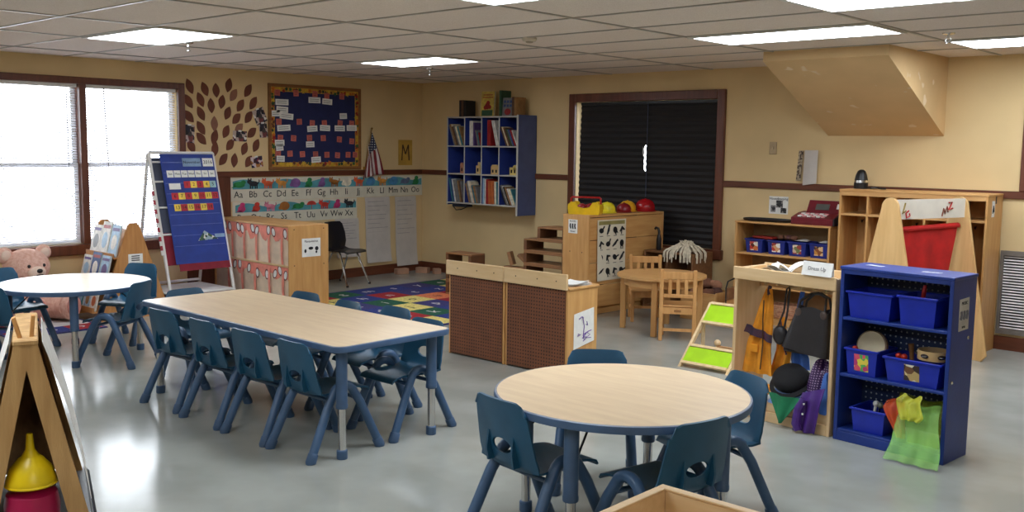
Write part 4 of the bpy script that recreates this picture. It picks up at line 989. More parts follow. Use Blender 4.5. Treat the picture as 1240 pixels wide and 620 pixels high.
covers = [[('orange', 'pink', 'orange picture book in the bottom tier of the book display, leftmost'), ('teal', 'lightblue', 'teal picture book in the bottom tier of the book display, second'), ('lightblue', 'tan', 'pale blue picture book in the bottom tier of the book display, third'), ('white', 'orange', 'white picture book with orange figure in the bottom tier of the display')],
          [('white', 'lightblue', 'white picture book in the middle tier of the book display, leftmost'), ('blue', 'white', 'small blue picture book in the middle tier of the book display'), ('lightblue', 'purple', 'light blue picture book in the middle tier of the book display, by the end panel')],
          [('white', 'grey', 'tall white picture book in the top tier of the book display, left'), ('white', 'lightblue', 'white picture book in the top tier of the book display, centre'), ('lightblue', 'white', 'pale lavender picture book in the top tier of the display by the end panel')]]
for r, (z, row) in enumerate(zip((.08, .33, .56), covers)):
    y0 = -.375 * (1 - z / zh); nb = len(row)
    for k, (c1, c2, lab) in enumerate(row):
        w = .54 / nb - .012; x = dx0 + .03 + (k + .5) * .54 / nb
        facing_book('picture_book', x, yc + y0 - .030 - .004 * (k % 2), z + .0165, w, (.22, .25, .30)[r] + .02 * ((k * 5) % 3 - 1), .014, BK[c1], lab, 0, -14, 'picture books in the window book display', art_blob(c2, 'red' if k % 2 else 'navy' if False else 'purple'))

# ------------------------------------------------------------------ big pink teddy bear
plush = mat('pink_plush', (226, 172, 152), .95, c2=(240, 196, 176), scale=40, bump=.6, bscale=160)
plush2 = mat('pale_pink_plush', (240, 210, 190), .95, var=.04, bump=.5, bscale=160)
br = thing('teddy_bear', 'huge pink teddy bear sitting on the floor under the window', 'teddy bear', (.36, -5.20, .0115), R(-80))
# local -y... the bear looks along local +y
B().ball((0, -.02, .237), (.22, .19, .235), 20, 14).build('body', plush, br)
hd = B().ball((0, .03, .485), (.205, .175, .165), 24, 16)
hd.build('head', plush, br)
for s in (-1, 1):
    e = B().ball((s * .185, -.0, .60), (.075, .045, .075), 16, 10).build('ear', plush, br); B().ball((s * .185, .028, .60), (.05, .022, .05), 14, 8).build('inner_ear', plush2, e)
    B().tube([(s * .17, .04, .34), (s * .25, .12, .22), (s * .27, .2, .14)], [.08, .075, .08], 14).ball((s * .27, .21, .13), .082).build('arm', plush, br)
    lg = B().tube([(s * .11, .08, .12), (s * .15, .28, .11), (s * .16, .40, .12)], [.11, .10, .095], 14).ball((s * .16, .42, .14), (.095, .075, .125)).build('leg', plush, br)
    B().ball((s * .16, .485, .145), (.07, .02, .095), 14, 8).build('foot_pad', mat('pad_pink', (206, 140, 126), .95), lg)
    B().ball((s * .07, .19, .505), (.016, .012, .016), 10, 7).build('eye', black, br)
mz = B().ball((0, .185, .445), (.085, .055, .06), 16, 10).build('muzzle', plush2, br); B().ball((0, .238, .462), (.028, .016, .02), 12, 8).build('nose', black, mz)
B().tube([(-.03, .236, .425), (0, .242, .432), (.03, .236, .425)], .004, 6).build('mouth', black, mz)

# ------------------------------------------------------------------ black school chair with chrome legs
st = thing('school_chair', 'black plastic school chair with shiny chrome legs by the chart papers', 'chair', (.42, -1.62, .0005), R(-78))
prof = [(-.20, .73), (-.19, .70), (-.165, .60), (-.14, .50), (-.12, .43), (-.08, .405), (0, .40), (.1, .405), (.17, .40), (.195, .385)]
def fs(u, v):
    i = min(int(round(v * 9)), 9); y, z = prof[i]; x = 2 * u - 1; w = [.13, .16, .18, .17, .16, .18, .19, .195, .19, .17][i]
    if i < 4: y += .03 * x * x
    return (x * w, y, z - (.012 * (1 - x * x) if 5 <= i <= 8 else 0))
B().sheet(fs, 12, 9, .010).build('seat_shell', mat('black_shell', (20, 20, 26), .3), st)
for s in (-1, 1):
    B().tube([(s * .2, -.22, .0), (s * .15, -.06, .37), (s * .14, -.04, .388), (s * .14, .05, .388), (s * .15, .07, .37), (s * .2, .22, .0)], .0125, 10).build('leg_frame', chrome, st)
    for y in (-.222, .222): B().cyl((s * .2005, y, 0), (s * .198, y * .985, .02), .0165, n=10).build('foot_cap', black, st)
for y in (-.04, .05): B().cyl((-.14, y, .388), (.14, y, .388), .009, n=8).build('crossbar', chrome, st)
# ------------------------------------------------------------------ child-size wooden table and chairs
t = thing('play_table', 'small round-topped wooden play table beside the block shelf', 'table', (4.68, -1.36, 0))
B().prism([(x, y, .492) for x, y in circ(.40, 40)], (0, 0, .022)).build('tabletop', maple, t)
ap = B().lathe([(.335, .42), (.335, .492), (.32, .492), (.32, .42), (.335, .42)], n=40, cap=False).build('apron', maple, t)
for a in (204, 294, 24, 114):
    b = B().at((.345 * math.cos(R(a)), .345 * math.sin(R(a)), 0), R(a)); b.box((-.024, -.024, 0), (.024, .024, .492), .004).build('leg', maple_z, t)
beech = wood('honey_beech', (198, 142, 82), (220, 166, 104), 'z')
def wood_chair(x, y, deg, label):
    t = thing('wooden_chair', label, 'chair', (x, y, 0), R(deg), 'small wooden slat-back chairs')
    for s in (-1, 1):
        B().box((s * .14 - .016, -.155, 0), (s * .14 + .016, -.12, .615), .005).build('back_leg', beech, t); B().box((s * .14 - .016, .12, 0), (s * .14 + .016, .152, .29), .004).build('front_leg', beech, t)
        B().box((s * .14 - .010, -.12, .11), (s * .14 + .010, .12, .135)).build('side_stretcher', beech, t); B().box((s * .14 - .010, -.12, .235), (s * .14 + .010, .12, .275)).build('side_rail', beech, t)
    B().box((-.16, -.118, .288), (.16, .165, .306), .005).build('seat', maple, t)
    B().box((-.124, -.15, .535), (.124, -.126, .598), .004).build('top_rail', beech, t); B().box((-.124, -.148, .375), (.124, -.128, .405), .003).build('lower_rail', beech, t)
    for x_ in (-.068, 0, .068): B().box((x_ - .015, -.145, .405), (x_ + .015, -.131, .535), .002).build('slat', beech, t)
    B().box((-.124, -.15, .235), (.124, -.128, .288)).build('rear_rail', beech, t); B().box((-.124, .128, .235), (.124, .148, .288)).build('front_rail', beech, t); B().box((-.124, -.146, .085), (.124, -.130, .11)).build('rear_stretcher', beech, t)
    B().box((-.03, -.1515, .252), (.03, -.150, .272)).build('label_plate', mat('engraved_brown', (150, 100, 54), .5), t)
    return t
wood_chair(5.0, -1.575, 31, 'small wooden slat-back chair in front of the play table, back to the camera')
wood_chair(4.27, -1.0, -140, 'small wooden slat-back chair behind the play table by the dark window')
# low storage cube under the dark window, mop wig and a black swan-neck bottle on it
t = thing('low_shelf', 'low brown wooden shelf box under the dark window sill', 'shelf', (4.15, -.27, 0)); dw = wood('walnut_brown', (118, 80, 50), (142, 98, 64), 'x')
b = .29
for x in (-b, -.02, b - .018): B().box((x, -.19, 0), (x + .018, .19, .605), .003).build('side_panel', dw, t)
for z in (0.03, .31, .587): B().box((-b + .018, -.188, z), (b - .018, .188, z + .018)).build('shelf', dw, t)
B().box((-b + .018, .176, .048), (b - .018, .188, .587)).build('back_panel', dw, t)
wig = thing('string_wig', 'heap of white string like a mop draped over the low brown shelf', 'string', (4.27, -.30, .606))
q = random.Random(4); wm = mat('white_string', (214, 202, 178), .9, var=.06, scale=30)
for k in range(3):
    b = B()
    for i in range(34):
        kind = q.random(); c0 = (q.uniform(-.05, .05), q.uniform(-.06, .04), q.uniform(.07, .115)); dr = q.uniform(.02, .10)
        if kind < .45: x = q.uniform(-.15, .15); pts = [c0, (x * .6, -.11, .06), (x, -.168, .020), (x * 1.06, -.186, .0), (x * 1.08, -.186, -dr)]
        elif kind < .68: y = q.uniform(-.14, .06); pts = [c0, (.11, y * .7, .062), (.168, y, .022), (.189, y, .0), (.190, y * 1.05, -dr)]
        else: a = q.uniform(0, 2 * PI); r = q.uniform(.08, .14); pts = [c0, (.5 * r * math.cos(a), .5 * r * math.sin(a), .085), (.85 * r * math.cos(a), .85 * r * math.sin(a), .045), (r * math.cos(a), r * math.sin(a), .0085)]
        b.tube(pts, .006, 5)
    b.build('string_bundle', wm, wig)
t = thing('black_bottle', 'black swan-neck bottle standing on the low shelf behind the play table', 'bottle', (3.965, -.35, .606))
B().lathe([(.024, 0), (.027, .01), (.026, .11), (.02, .14), (.014, .16)], n=18).build('body', black, t); B().tube([(0, 0, .14), (.0, 0, .19), (-.012, 0, .22), (-.04, 0, .225), (-.05, 0, .21)], .013, 10).build('neck', black, t)
# bin of brown play food and little wire-hoop cart
t = thing('toy_bin', 'wooden bin heaped with brown stuffed play food under the wall sign', 'bin', (4.645, -.50, 0)); w = .19
for s in (-1, 1): B().box((s * w - .008, -.17, 0), (s * w + .008, .17, .28), .003).build('side_panel', maple_z, t)
for y in (-.17, .155): B().box((-w + .008, y, 0), (w - .008, y + .015, .27), .003).build('end_panel', maple, t)
B().box((-w + .008, -.155, .01), (w - .008, .155, .03)).build('bottom', maple, t)
q = random.Random(8); pf = [mat('brown_felt', (112, 72, 52), .9, bump=.3), mat('tan_felt', (150, 104, 78), .9, bump=.3), mat('mauve_felt', (120, 78, 80), .9, bump=.3), mat('cocoa_felt', (84, 52, 42), .9, bump=.3)]
names = ['at the left edge', 'in the front left', 'at the front right', 'at the right edge', 'on top left', 'on top at centre', 'on top right', 'at the back']
for k, (x, y, z, m) in enumerate([(-.12, -.05, .26, 0), (-.05, -.10, .25, 1), (.06, -.10, .26, 0), (.13, -.03, .27, 3), (-.08, .0, .32, 2), (.0, -.03, .345, 0), (.09, .01, .335, 1), (.0, .08, .31, 3)]):
    o = thing('play_food', '%s lumpy play food in the wooden bin, %s' % (['brown', 'tan', 'mauve', 'dark brown'][m], names[k]), 'play food', (4.645 + x, -.50 + y, z), q.uniform(0, 3), 'brown play food in the bin')
    B().ball((0, 0, 0), (.062, .048, .048), 14, 9).ball((.03, .02, .012), (.038, .036, .036), 12, 8).build('lump', pf[m], o)
t = thing('toy_cart', 'wooden toy cart with thin black hoop handle between bin and dress-up unit', 'toy cart', (5.02, -.62, 0))
B().box((-.03, -.15, .07), (.20, .15, .09), .003).box((-.03, -.15, .09), (-.015, .15, .25), .003).build('body', maple, t); B().box((-.03, -.15, .25), (.0, .15, .36), .004).build('front_board', dw, t)
B().tube([(-.02, -.14, .09), (-.02, -.15, .36), (-.02, -.12, .42), (-.02, .0, .44), (-.02, .12, .42), (-.02, .15, .36), (-.02, .14, .09)], .007, 8).build('hoop_handle', black, t)
for x in (.02, .15):
    for y in (-.165, .165): B().cyl((x, y - .01, .045), (x, y + .01, .045), .045, n=18).build('wheel', dw, t)
# slanted wooden rack with lime green panels
t = thing('slanted_rack', 'slanted pale wooden toy rack with two lime green panels', 'toy rack', (5.62, -2.5, 0))
lime = mat('lime_green_panel', (168, 214, 22), .45, var=.03); pine = wood('pale_pine', (220, 186, 136), (234, 206, 162), 'y')
for x in (0, .405):
    B().prism([(x - .011, -.012, .0), (x - .011, .025, .0), (x - .011, .445, .425), (x - .011, .42, .445)], (.022, 0, 0)).build('side_rail', pine, t)
    B().box((x - .011, .31, 0), (x + .011, .335, .32), .002).build('rear_post', pine, t)
def incl(x0, x1, s0, s1, h0, h1): # s along slope from the foot
    d = Vector((0, .432, .433)).normalized(); n = Vector((0, -.433, .432)).normalized(); o = Vector((0, -.004, .012)); q_ = [o + d * s0 + n * h0, o + d * s1 + n * h0, o + d * s1 + n * h1, o + d * s0 + n * h1]
    return B().prism([(x0, p.y, p.z) for p in q_], (x1 - x0, 0, 0))
for s in (.015, .235 - .06, .40, .585): incl(.011, .394, s, s + .022, -.006, .016).build('cross_rail', pine, t)
incl(.011, .394, .038, .172, .001, .008).build('lime_panel', lime, t); incl(.011, .394, .424, .583, .001, .008).build('lime_panel', lime, t)
incl(.24, .37, .53, .57, .008, .011).build('dark_label', mat('olive_print', (60, 66, 26), .6), t)
B().tube([(.30, .30, .20), (.31, .26, .27), (.34, .24, .31), (.37, .235, .33)], .009, 8).build('bent_strut', pine, t)
pg = B().cyl((.20, .20, .0), (.20, .20, .17), .011, n=12).build('peg', pine, t); B().ball((.20, .20, .18), .026, 14, 9).build('peg_head', pine, pg)
B().box((.20, .19, .08), (.40, .215, .16), .003).build('small_board', mat('tan_board', (190, 142, 96), .5), t)

# ------------------------------------------------------------------ dress-up unit and its clothes
dA = -.107; DO = Vector((6.559, -3.394, 0))
def du(u, v, z): return (DO.x + u * math.cos(dA) - v * math.sin(dA), DO.y + u * math.sin(dA) + v * math.cos(dA), z)
DW, DD, DH = .688, .32, .925
t = thing('dress_up_unit', 'pale wooden dress-up unit with tray top, hooks and hanging clothes', 'dress-up unit', DO, dA)
B().box((0, 0, 0), (.022, DD, DH - .01), .003).build('side_panel', birch_z, t); B().box((DW - .022, 0, 0), (DW, DD, DH - .01), .003).build('side_panel', birch_z, t)
B().box((.022, .0, .852), (DW - .022, DD, .870)).build('tray_floor', birch, t)
B().box((-.004, -.012, .848), (DW + .004, .004, DH), .004).build('tray_front', birch, t); B().box((-.004, DD - .006, .848), (DW + .004, DD + .010, DH), .004).build('tray_back', birch, t)
B().box((.022, .0, .0), (DW - .022, .018, .062), .003).build('kick_board', birch, t); B().box((.022, .012, .062), (DW - .022, .026, .125), .003).build('bottom_front', birch, t)
B().box((.022, .02, .10), (DW - .022, DD, .118)).build('bottom_shelf', birch, t)
B().box((.022, DD - .08, .785), (DW - .022, DD - .06, .83), .003).build('hook_rail', birch, t)
for k in range(7): B().tube([(.09 + k * .085, DD - .08, .812), (.09 + k * .085, DD - .125, .806), (.09 + k * .085, DD - .135, .82)], .006, 8).build('coat_hook', mat('brass_hook', (190, 170, 130), .3, metal=.8), t)
# the tent card and paper on the tray top
tc_ = thing('name_card', 'folded white name card standing on the dress-up unit tray', 'card', du(.575, -.03, DH + .0005), dA)
B().prism([(-.095, 0, 0), (-.095, .012, 0), (-.095, .024, .078), (-.095, .020, .078)], (.19, 0, 0)).build('front_panel', paper, tc_, 0); B().prism([(-.095, .030, 0), (-.095, .036, 0), (-.095, .024, .078), (-.095, .0225, .078)], (.19, 0, 0)).build('rear_panel', paper, tc_, 0)
text('lettering', 'Dress Up', .030, pencil, tc_, M4((0, .0085, .04), (1, 0, 0), (0, .27, 1)))
pp = thing('crumpled_paper', 'pile of crumpled white paper lying in the dress-up unit tray', 'paper', du(.27, .13, .871), dA)
for k in range(3): B().at((-.05 + .06 * k, .01 * k, .0), R(20 * k)).sheet(lambda u, v: (-.11 + .22 * u, -.08 + .16 * v, .010 + .05 * abs(math.sin(4 * u + k) * math.cos(3 * v)) + .018 * k), 10, 8, .001).build('paper_sheet', paper, pp)
# hanging clothes
def cloth(name, label, cat, m, rows, nf=5, amp=.012, th=.004, extra=None, hook=True, grp=None):
    """rows: (u0, u1, v, z) from the top down"""
    t = thing(name, label, cat, du((rows[0][0] + rows[0][1]) / 2, rows[0][2], rows[-1][3]), dA, grp)
    cx, cy, cz = (rows[0][0] + rows[0][1]) / 2, rows[0][2], rows[-1][3]
    n = len(rows) - 1
    def fn(u, v):
        k = v * n; i = min(int(k), n - 1); f = k - i; f = f * f * (3 - 2 * f) if n > 2 else f
        a, b = rows[i], rows[i + 1]; u0, u1, vv, z = [a[j] + (b[j] - a[j]) * f for j in range(4)]
        return (u0 + (u1 - u0) * u - cx, vv + amp * math.sin(u * PI * nf + v * 2) * (.35 + v) - cy, z - cz)
    B().sheet(fn, 30, 24, th).build('cloth', m, t, 70)
    if extra: extra(t, lambda u, v, z: (u - cx, v - cy, z - cz))
    return t
amber_c = mat('amber_canvas', (218, 140, 26), .8, var=.07, scale=12, bump=.2, bscale=120); navy_b = mat('reflective_navy', (44, 38, 60), .5, c2=(80, 44, 60), scale=14)
def coat_extra(t, L):
    def strip(z0, z1, f, nm):
        B().sheet(lambda u, v: L(.062 + .185 * u - .02 * (1 - v) * (u < .3), .062 + .004 + f * 0 - .008 + .012 * math.sin(u * PI * 4), z0 + (z1 - z0) * v - .045 * u), 14, 2, .003).build(nm, navy_b, t, 70)
    strip(.515, .565, 0, 'reflective_band')
    B().tube([L(.150, .10, .72), L(.165, .075, .60), L(.185, .055, .45), L(.18, .045, .30)], .004, 6).build('zip', mat('dark_zip', (70, 40, 20), .5), t)
    B().box(L(.10, .045, .40), L(.155, .052, .45), .004).build('pocket', amber_c, t)
    B().tube([L(.148, .165, .80), L(.150, .15, .775), L(.160, .14, .75)], .012, 8).build('collar_loop', navy_b, t)
cloth('firefighter_coat', 'amber toy firefighter coat with dark bands hanging on the left hook', 'costume', amber_c, [(.130, .172, .15, .785), (.105, .20, .13, .70), (.078, .225, .10, .56), (.055, .235, .075, .45), (.035, .262, .06, .27)], 5, .010, .006, coat_extra, grp='dress-up clothes')
def vest_extra(t, L):
    B().tube([L(.255, .13, .60), L(.275, .115, .55), L(.30, .10, .47), L(.33, .09, .41)], .006, 6).build('dark_piping', navy_b, t)
cloth('safety_vest', 'amber toy vest with dark piping hanging behind the firefighter coat', 'costume', amber_c, [(.225, .262, .17, .62), (.22, .285, .15, .54), (.225, .33, .135, .42), (.19, .32, .12, .26)], 4, .010, .005, vest_extra, grp='dress-up clothes')
cloth('amber_trousers', 'amber cloth spilling off the bottom shelf beside the round table chair', 'costume', amber_c, [(.17, .27, .06, .215), (.18, .265, .02, .17), (.19, .255, -.022, .11), (.195, .235, -.024, .012)], 4, .008, .005, grp='dress-up clothes')
blue_c = mat('cornflower_cloth', (70, 112, 190), .75, var=.08, scale=10)
cloth('blue_scarf', 'cornflower blue cloth hanging from a hook left of the black bag', 'costume', blue_c, [(.345, .375, .19, .79), (.325, .36, .18, .66), (.315, .375, .17, .52), (.315, .44, .15, .40), (.34, .46, .13, .33)], 4, .012, .005, grp='dress-up clothes')
bag = thing('shoulder_bag', 'black shoulder bag hanging by two handles on the right hooks', 'bag', du(.465, .10, .45), dA, 'dress-up clothes')
bag_m = mat('black_leatherette', (34, 30, 32), .45, var=.12, scale=14, bump=.15, bscale=120)
def bagfn(u, v):
    a = 2 * PI * u; wx = .15 - .045 * v; wy = .055 - .03 * v
    return (wx * max(-1, min(1, 1.25 * math.cos(a))) + .03 * v, wy * max(-1, min(1, 1.25 * math.sin(a))) - .0, .26 * v + .02 * math.cos(a) * (1 - v) * -1 + .014 * math.sin(3 * a) * v)
b = B(); b.sheet(bagfn, 28, 8, .005); b.box((-.14, -.048, -.012), (.14, .048, .006), .012); b.build('body', bag_m, bag, 60)
for s, dx in ((-1, 0), (1, .02)): B().tube([(-.06 + dx, s * .02, .25), (-.05 + dx, s * .02, .30), (-.01 + dx, .03, .345), (.035 + dx, .035, .352), (.09 + dx, .03, .33), (.115 + dx, s * .02, .25)], .008, 8).build('handle', bag_m, bag)
for x in (-.055, .11): B().ball((x, -.03, .235), (.022, .006, .026), 12, 8).build('handle_patch', mat('worn_leather', (74, 60, 54), .5), bag)
t = thing('black_strap_bag', 'small black bag on a thin strap hanging beside the blue cloth', 'bag', du(.285, .085, .47), dA, 'dress-up clothes')
B().ball((0, 0, .055), (.05, .03, .06), 16, 10).build('pouch', bag_m, t); B().tube([(-.02, .0, .10), (.0, .03, .20), (.0, .05, .33), (.012, .055, .345), (.02, .05, .33), (.03, .02, .20), (.025, .0, .10)], .006, 6).build('strap', bag_m, t)
# things heaped on the bottom shelf
purple = mat('purple_satin', (72, 34, 120), .5, var=.12, scale=9)
sequin = dots('purple_sequins', (62, 30, 84), (190, 160, 200), .014, .20, 'y', .35)
t = thing('sequin_cape', 'purple sequinned cloth heaped under the black bag', 'costume', du(.555, .14, .119), dA, 'dress-up clothes')
q = random.Random(2)
def heap(rx, ry, h, seed, flat=.35):
    q = random.Random(seed); ph = [q.uniform(0, 6) for _ in range(6)]
    def fn(u, v):
        a = 2 * PI * u; r = 1 - v
        k = 1 + .16 * math.sin(3 * a + ph[0]) + .1 * math.sin(5 * a + ph[1] + 3 * v)
        return (rx * r * k * math.cos(a), ry * r * k * math.sin(a), h * (1 - r ** 2.6) * (1 + .13 * math.sin(7 * a + ph[2] + 4 * r) * r + .1 * math.sin(4 * a + ph[3])))
    return fn
B().sheet(heap(.125, .10, .27, 3), 36, 12, .003).build('cloth', sequin, t, 70)
t = thing('blue_costume', 'crumpled blue costume at the right end of the dress-up shelf', 'costume', du(.625, .065, .119), dA, 'dress-up clothes')
B().sheet(heap(.045, .055, .215, 6), 26, 10, .003).build('cloth', blue_c, t, 70)
t = thing('lilac_dress', 'pale blue cloth with a dark hem heaped under the black hat', 'costume', du(.405, .075, .119), dA, 'dress-up clothes')
B().sheet(heap(.145, .085, .135, 9), 36, 12, .003).build('cloth', mat('pale_blue_satin', (128, 160, 216), .5, var=.1, scale=9), t, 70)
B().tube([(.13 * math.cos(a), -.088 * abs(math.sin(a)) - .005, .03 + .03 * math.sin(3 * a)) for a in [PI * k / 12 for k in range(13)]], .010, 8).build('dark_hem', navy_b, t)
t = thing('black_hat', 'round black hat lying on top of the dress-up clothes pile', 'hat', du(.375, .075, .222), dA, 'dress-up clothes')
felt = mat('black_felt', (16, 15, 18), .85, var=.1, bump=.15)
rotm = Matrix.Rotation(R(38), 3, 'X')
B().ball((0, 0, .055), (.112, .105, .072), 22, 14, rotm).build('crown', felt, t)
b = B(); n = 28; rr = []
for r0, z in ((.10, .0), (.128, -.006), (.128, .0), (.10, .008)): rr.append(b.ring([rotm @ Vector((r0 * math.cos(2 * PI * k / n), r0 * math.sin(2 * PI * k / n), z)) + Vector((0, .0, .03)) for k in range(n)]))
b.loft(rr + [rr[0]], cap=False).build('brim', felt, t)
green_c = mat('green_felt', (24, 116, 74), .8, var=.08, scale=10)
def gfn(u, v):
    x0, x1 = -.105 + .10 * v, .118 - .108 * v
    return (x0 + (x1 - x0) * u, -.012 - .03 * v + .016 * math.sin(3 * PI * u) * (1 - v) - .014 * math.sin(PI * u), .065 - .16 * v)
t = thing('green_cape', 'green cloth hanging in a point over the unit front edge', 'costume', du(.40, -.016, .128), dA, 'dress-up clothes')
B().sheet(gfn, 16, 12, .004).build('cloth', green_c, t, 70)
def pfn(u, v):
    return (-.075 + .14 * u - .045 * v + .0 * u, -.02 * min(1, v * 3) - .012 * math.sin(4 * PI * u) * (.3 + v) - .004, .11 - .225 * v + .05 * u * (1 - v))
t = thing('purple_robe', 'purple satin robe with sleeve hanging over the right front edge', 'costume', du(.60, -.022, .125), dA, 'dress-up clothes')
B().sheet(pfn, 18, 14, .005).build('cloth', purple, t, 70); B().tube([(-.05, -.03, .08), (-.075, -.045, .02), (-.085, -.05, -.07), (-.07, -.046, -.105)], [.022, .026, .026, .022], 10).build('sleeve', purple, t)
for z in (.06, .0): B().ball((-.03 - .1 * (.06 - z), -.062, z), .006, 8, 6).build('button', white, t)
t = thing('white_shoe', 'small white shoe on the bottom shelf beside the green cape', 'shoe', du(.265, .06, .119), dA)
B().ball((0, 0, .028), (.03, .055, .028), 14, 9).build('upper', white, t); B().ball((0, .02, .05), (.022, .025, .02), 12, 8).build('opening', mat('shoe_lining', (120, 118, 120), .8), t)

# ------------------------------------------------------------------ blue shelf with bins
bA = -.085; BO = Vector((7.269, -3.472, 0)); BW, BD, BH = .632, .285, .978
def bu(u, v, z): return (BO.x + u * math.cos(bA) - v * math.sin(bA), BO.y + u * math.sin(bA) + v * math.cos(bA), z)
bs = thing('blue_shelf', 'royal blue three-tier shelf with perforated back and blue bins', 'shelf unit', BO, bA)
royal = mat('royal_blue_enamel', (26, 54, 132), .42, var=.06, scale=5, bump=.06, bscale=60)
B().box((0, 0, 0), (.022, BD, BH), .002).build('side_panel', royal, bs)
rs_ = B().box((BW - .022, 0, 0), (BW, BD, BH), .002).build('side_panel', royal, bs)
B().box((-.004, -.006, BH), (BW + .004, BD + .004, BH + .018), .003).build('top_panel', royal, bs)
B().box((.022, BD - .012, .08), (BW - .022, BD - .004, BH)).build('perforated_back', dots('perforated_blue_lit_holes', (24, 44, 84), (176, 184, 190), .032, .16, 'y', .5), bs, 0)  # pale dots paint the light that shows through the holes
for z in (.052, .372, .694): B().box((.022, .004, z), (BW - .022, BD - .012, z + .016), .002).build('shelf', royal, bs)
B().box((.022, 0, 0), (BW - .022, .016, .052), .002).build('kick_plate', royal, bs); B().box((.022, .0, .955), (BW - .022, .016, BH)).build('top_rail', royal, bs)
for x, y, r in ((.12, .16, -12), (.46, .12, 8)): B().at((x, y, BH + .0185), R(r)).box((-.05, -.02, 0), (.05, .02, .001)).build('paper_label', mat('worn_label', (190, 192, 200), .7, var=.1, scale=40), bs, 0)
sg = B().at((BW, .13, .79), 0, R(2)).box((.0, -.05, -.085), (.0015, .07, .085)).build('paper_sign', mat('grey_paper', (196, 190, 180), .8), bs, 0)
text('lettering', 'MUSIC', .026, ink, sg, M4((BW + .002, .14, .85), EY, EZ)); text('lettering', 'area', .024, ink, sg, M4((BW + .002, .14, .725), EY, EZ))
b = B()
for k in range(3): b.tube([(BW + .0016, .10 + .035 * k, .81), (BW + .0016, .105 + .035 * k, .79), (BW + .0016, .095 + .035 * k, .765)], .009, 6)
b.build('printed_instruments', pencil, sg)
for y, z in ((.20, .66), (.03, .44)): B().lathe([(.010, -.001), (.010, .006), (.006, .010)], (BW, y, z), 12, 'x').build('bolt', chrome, bs)
def bin_(place, w, d, h, label, m=bluebin, sticker=None, rz=0.0, name='storage_bin', group='blue bins on the royal blue shelf', parent_rot=bA):
    t = thing(name, label, 'bin', place, parent_rot + rz, group); k = .88; c = .004
    b = B()
    def ring(s, z, ins): return b.ring([(x * (w / 2 - ins) * s, y * (d / 2 - ins) * s, z) for x, y in ((-1, -1), (-.0, -1.0), (1, -1), (1, 1), (-1, 1))])
    b.loft([ring(k, 0, 0), ring(1, h - .012, 0)], cap=False); b.loft([ring(k, .004, c), ring(1, h - .012, c)], cap=False)
    b.f(ring(k, 0, 0)); b.f(ring(k, .004, c)); b.build('tub', m, t, 0)
    r = B(); a = .010
    r.box((-w / 2 - a, -d / 2 - a, h - .014), (w / 2 + a, -d / 2 + c, h), .003).box((-w / 2 - a, d / 2 - c, h - .014), (w / 2 + a, d / 2 + a, h), .003).box((-w / 2 - a, -d / 2 + c, h - .014), (-w / 2 + c, d / 2 - c, h), .003).box((w / 2 - c, -d / 2 + c, h - .014), (w / 2 + a, d / 2 - c, h), .003)
    r.build('rim', m, t)
    if sticker:
        y0, y1 = -d / 2 * (k + (1 - k) * .15) - .001, -d / 2 * (k + (1 - k) * .82) - .001
        B().prism([(-.042, y0, h * .16), (.042, y0, h * .16), (.042, y1, h * .8), (-.042, y1, h * .8)], (0, -.0012, 0)).build('picture_label', sticker, t, 0)
    return t
S1, S2, S3 = .7105, .3885, .0685
bin_(bu(.163, .135, S1), .255, .225, .150, 'wide empty-looking blue bin on the top shelf, left')
bin_(bu(.436, .125, S1), .205, .215, .160, 'blue bin on the top shelf with a red marker sticking out')
t = thing('red_marker', 'red marker poking out of the top right blue bin', 'marker', bu(.40, .13, S1 + .007), bA); B().cyl((0, 0, .0), (.018, .0, .165), .012, n=12).build('barrel', red, t); B().cyl((.018, 0, .165), (.0225, 0, .205), .0125, .009, n=12).build('cap', mat('red_cap', (206, 40, 50), .3), t)
st1 = blotch('balloon_print', [(230, 90, 110), (240, 220, 80), (90, 180, 90), (230, 120, 60), (200, 60, 120)], 40); st2 = blotch('instrument_print', [(230, 214, 160), (60, 44, 40), (200, 170, 110), (120, 80, 50), (232, 226, 200)], 30)
bin_(bu(.136, .125, S2), .185, .215, .150, 'blue bin with a balloon picture label and a drum standing inside', sticker=st1)
bin_(bu(.425, .130, S2), .305, .225, .138, 'wide blue bin with an instrument picture label, tambourine resting on it', sticker=st2)
bin_(bu(.190, .130, S3), .195, .215, .135, 'blue bin on the bottom shelf beside the coloured scarves')
t = thing('hand_drum', 'cream round hand drum standing in the balloon-label bin', 'drum', bu(.14, .14, S2 + .02), bA)
B().at((0, 0, .135), 0, R(-10)).lathe([(.083, -.018), (.085, -.012), (.085, .014), (.083, .018)], n=32, axis='y').build('shell', mat('drum_wood', (150, 106, 66), .5), t); B().at((0, 0, .135), 0, R(-10)).lathe([(.086, -.022), (.086, -.006), (.081, -.019), (.001, -.021)], n=32, axis='y', cap=False).build('drum_head', mat('drum_skin', (216, 202, 166), .6, var=.04), t)
t = thing('tambourine', 'tan tambourine with cut-outs lying on the wide instrument bin', 'tambourine', bu(.492, .135, S2 + .1385), bA)
b = B(); n = 30; rr = []
for r0, z in ((.078, 0), (.085, 0), (.085, .05), (.078, .05)): rr.append(b.ring([(r0 * math.cos(2 * PI * k / n), r0 * math.sin(2 * PI * k / n), z) for k in range(n)]))
b.loft(rr + [rr[0]], cap=False).build('hoop', mat('tambourine_tan', (206, 172, 118), .5), t)
for k in range(6):
    a = 2 * PI * k / 6 + R(-100); sl = B().at((.0852 * math.cos(a), .0852 * math.sin(a), .025), a); sl.ball((0, 0, 0), (.003, .024, .012), 12, 8).build('jingle_slot', mat('dark_slot', (50, 34, 24), .6), t)
    B().at((.084 * math.cos(a), .084 * math.sin(a), .025), 0).lathe([(.016, -.002), (.016, .002)], n=14).build('jingle', chrome, t)
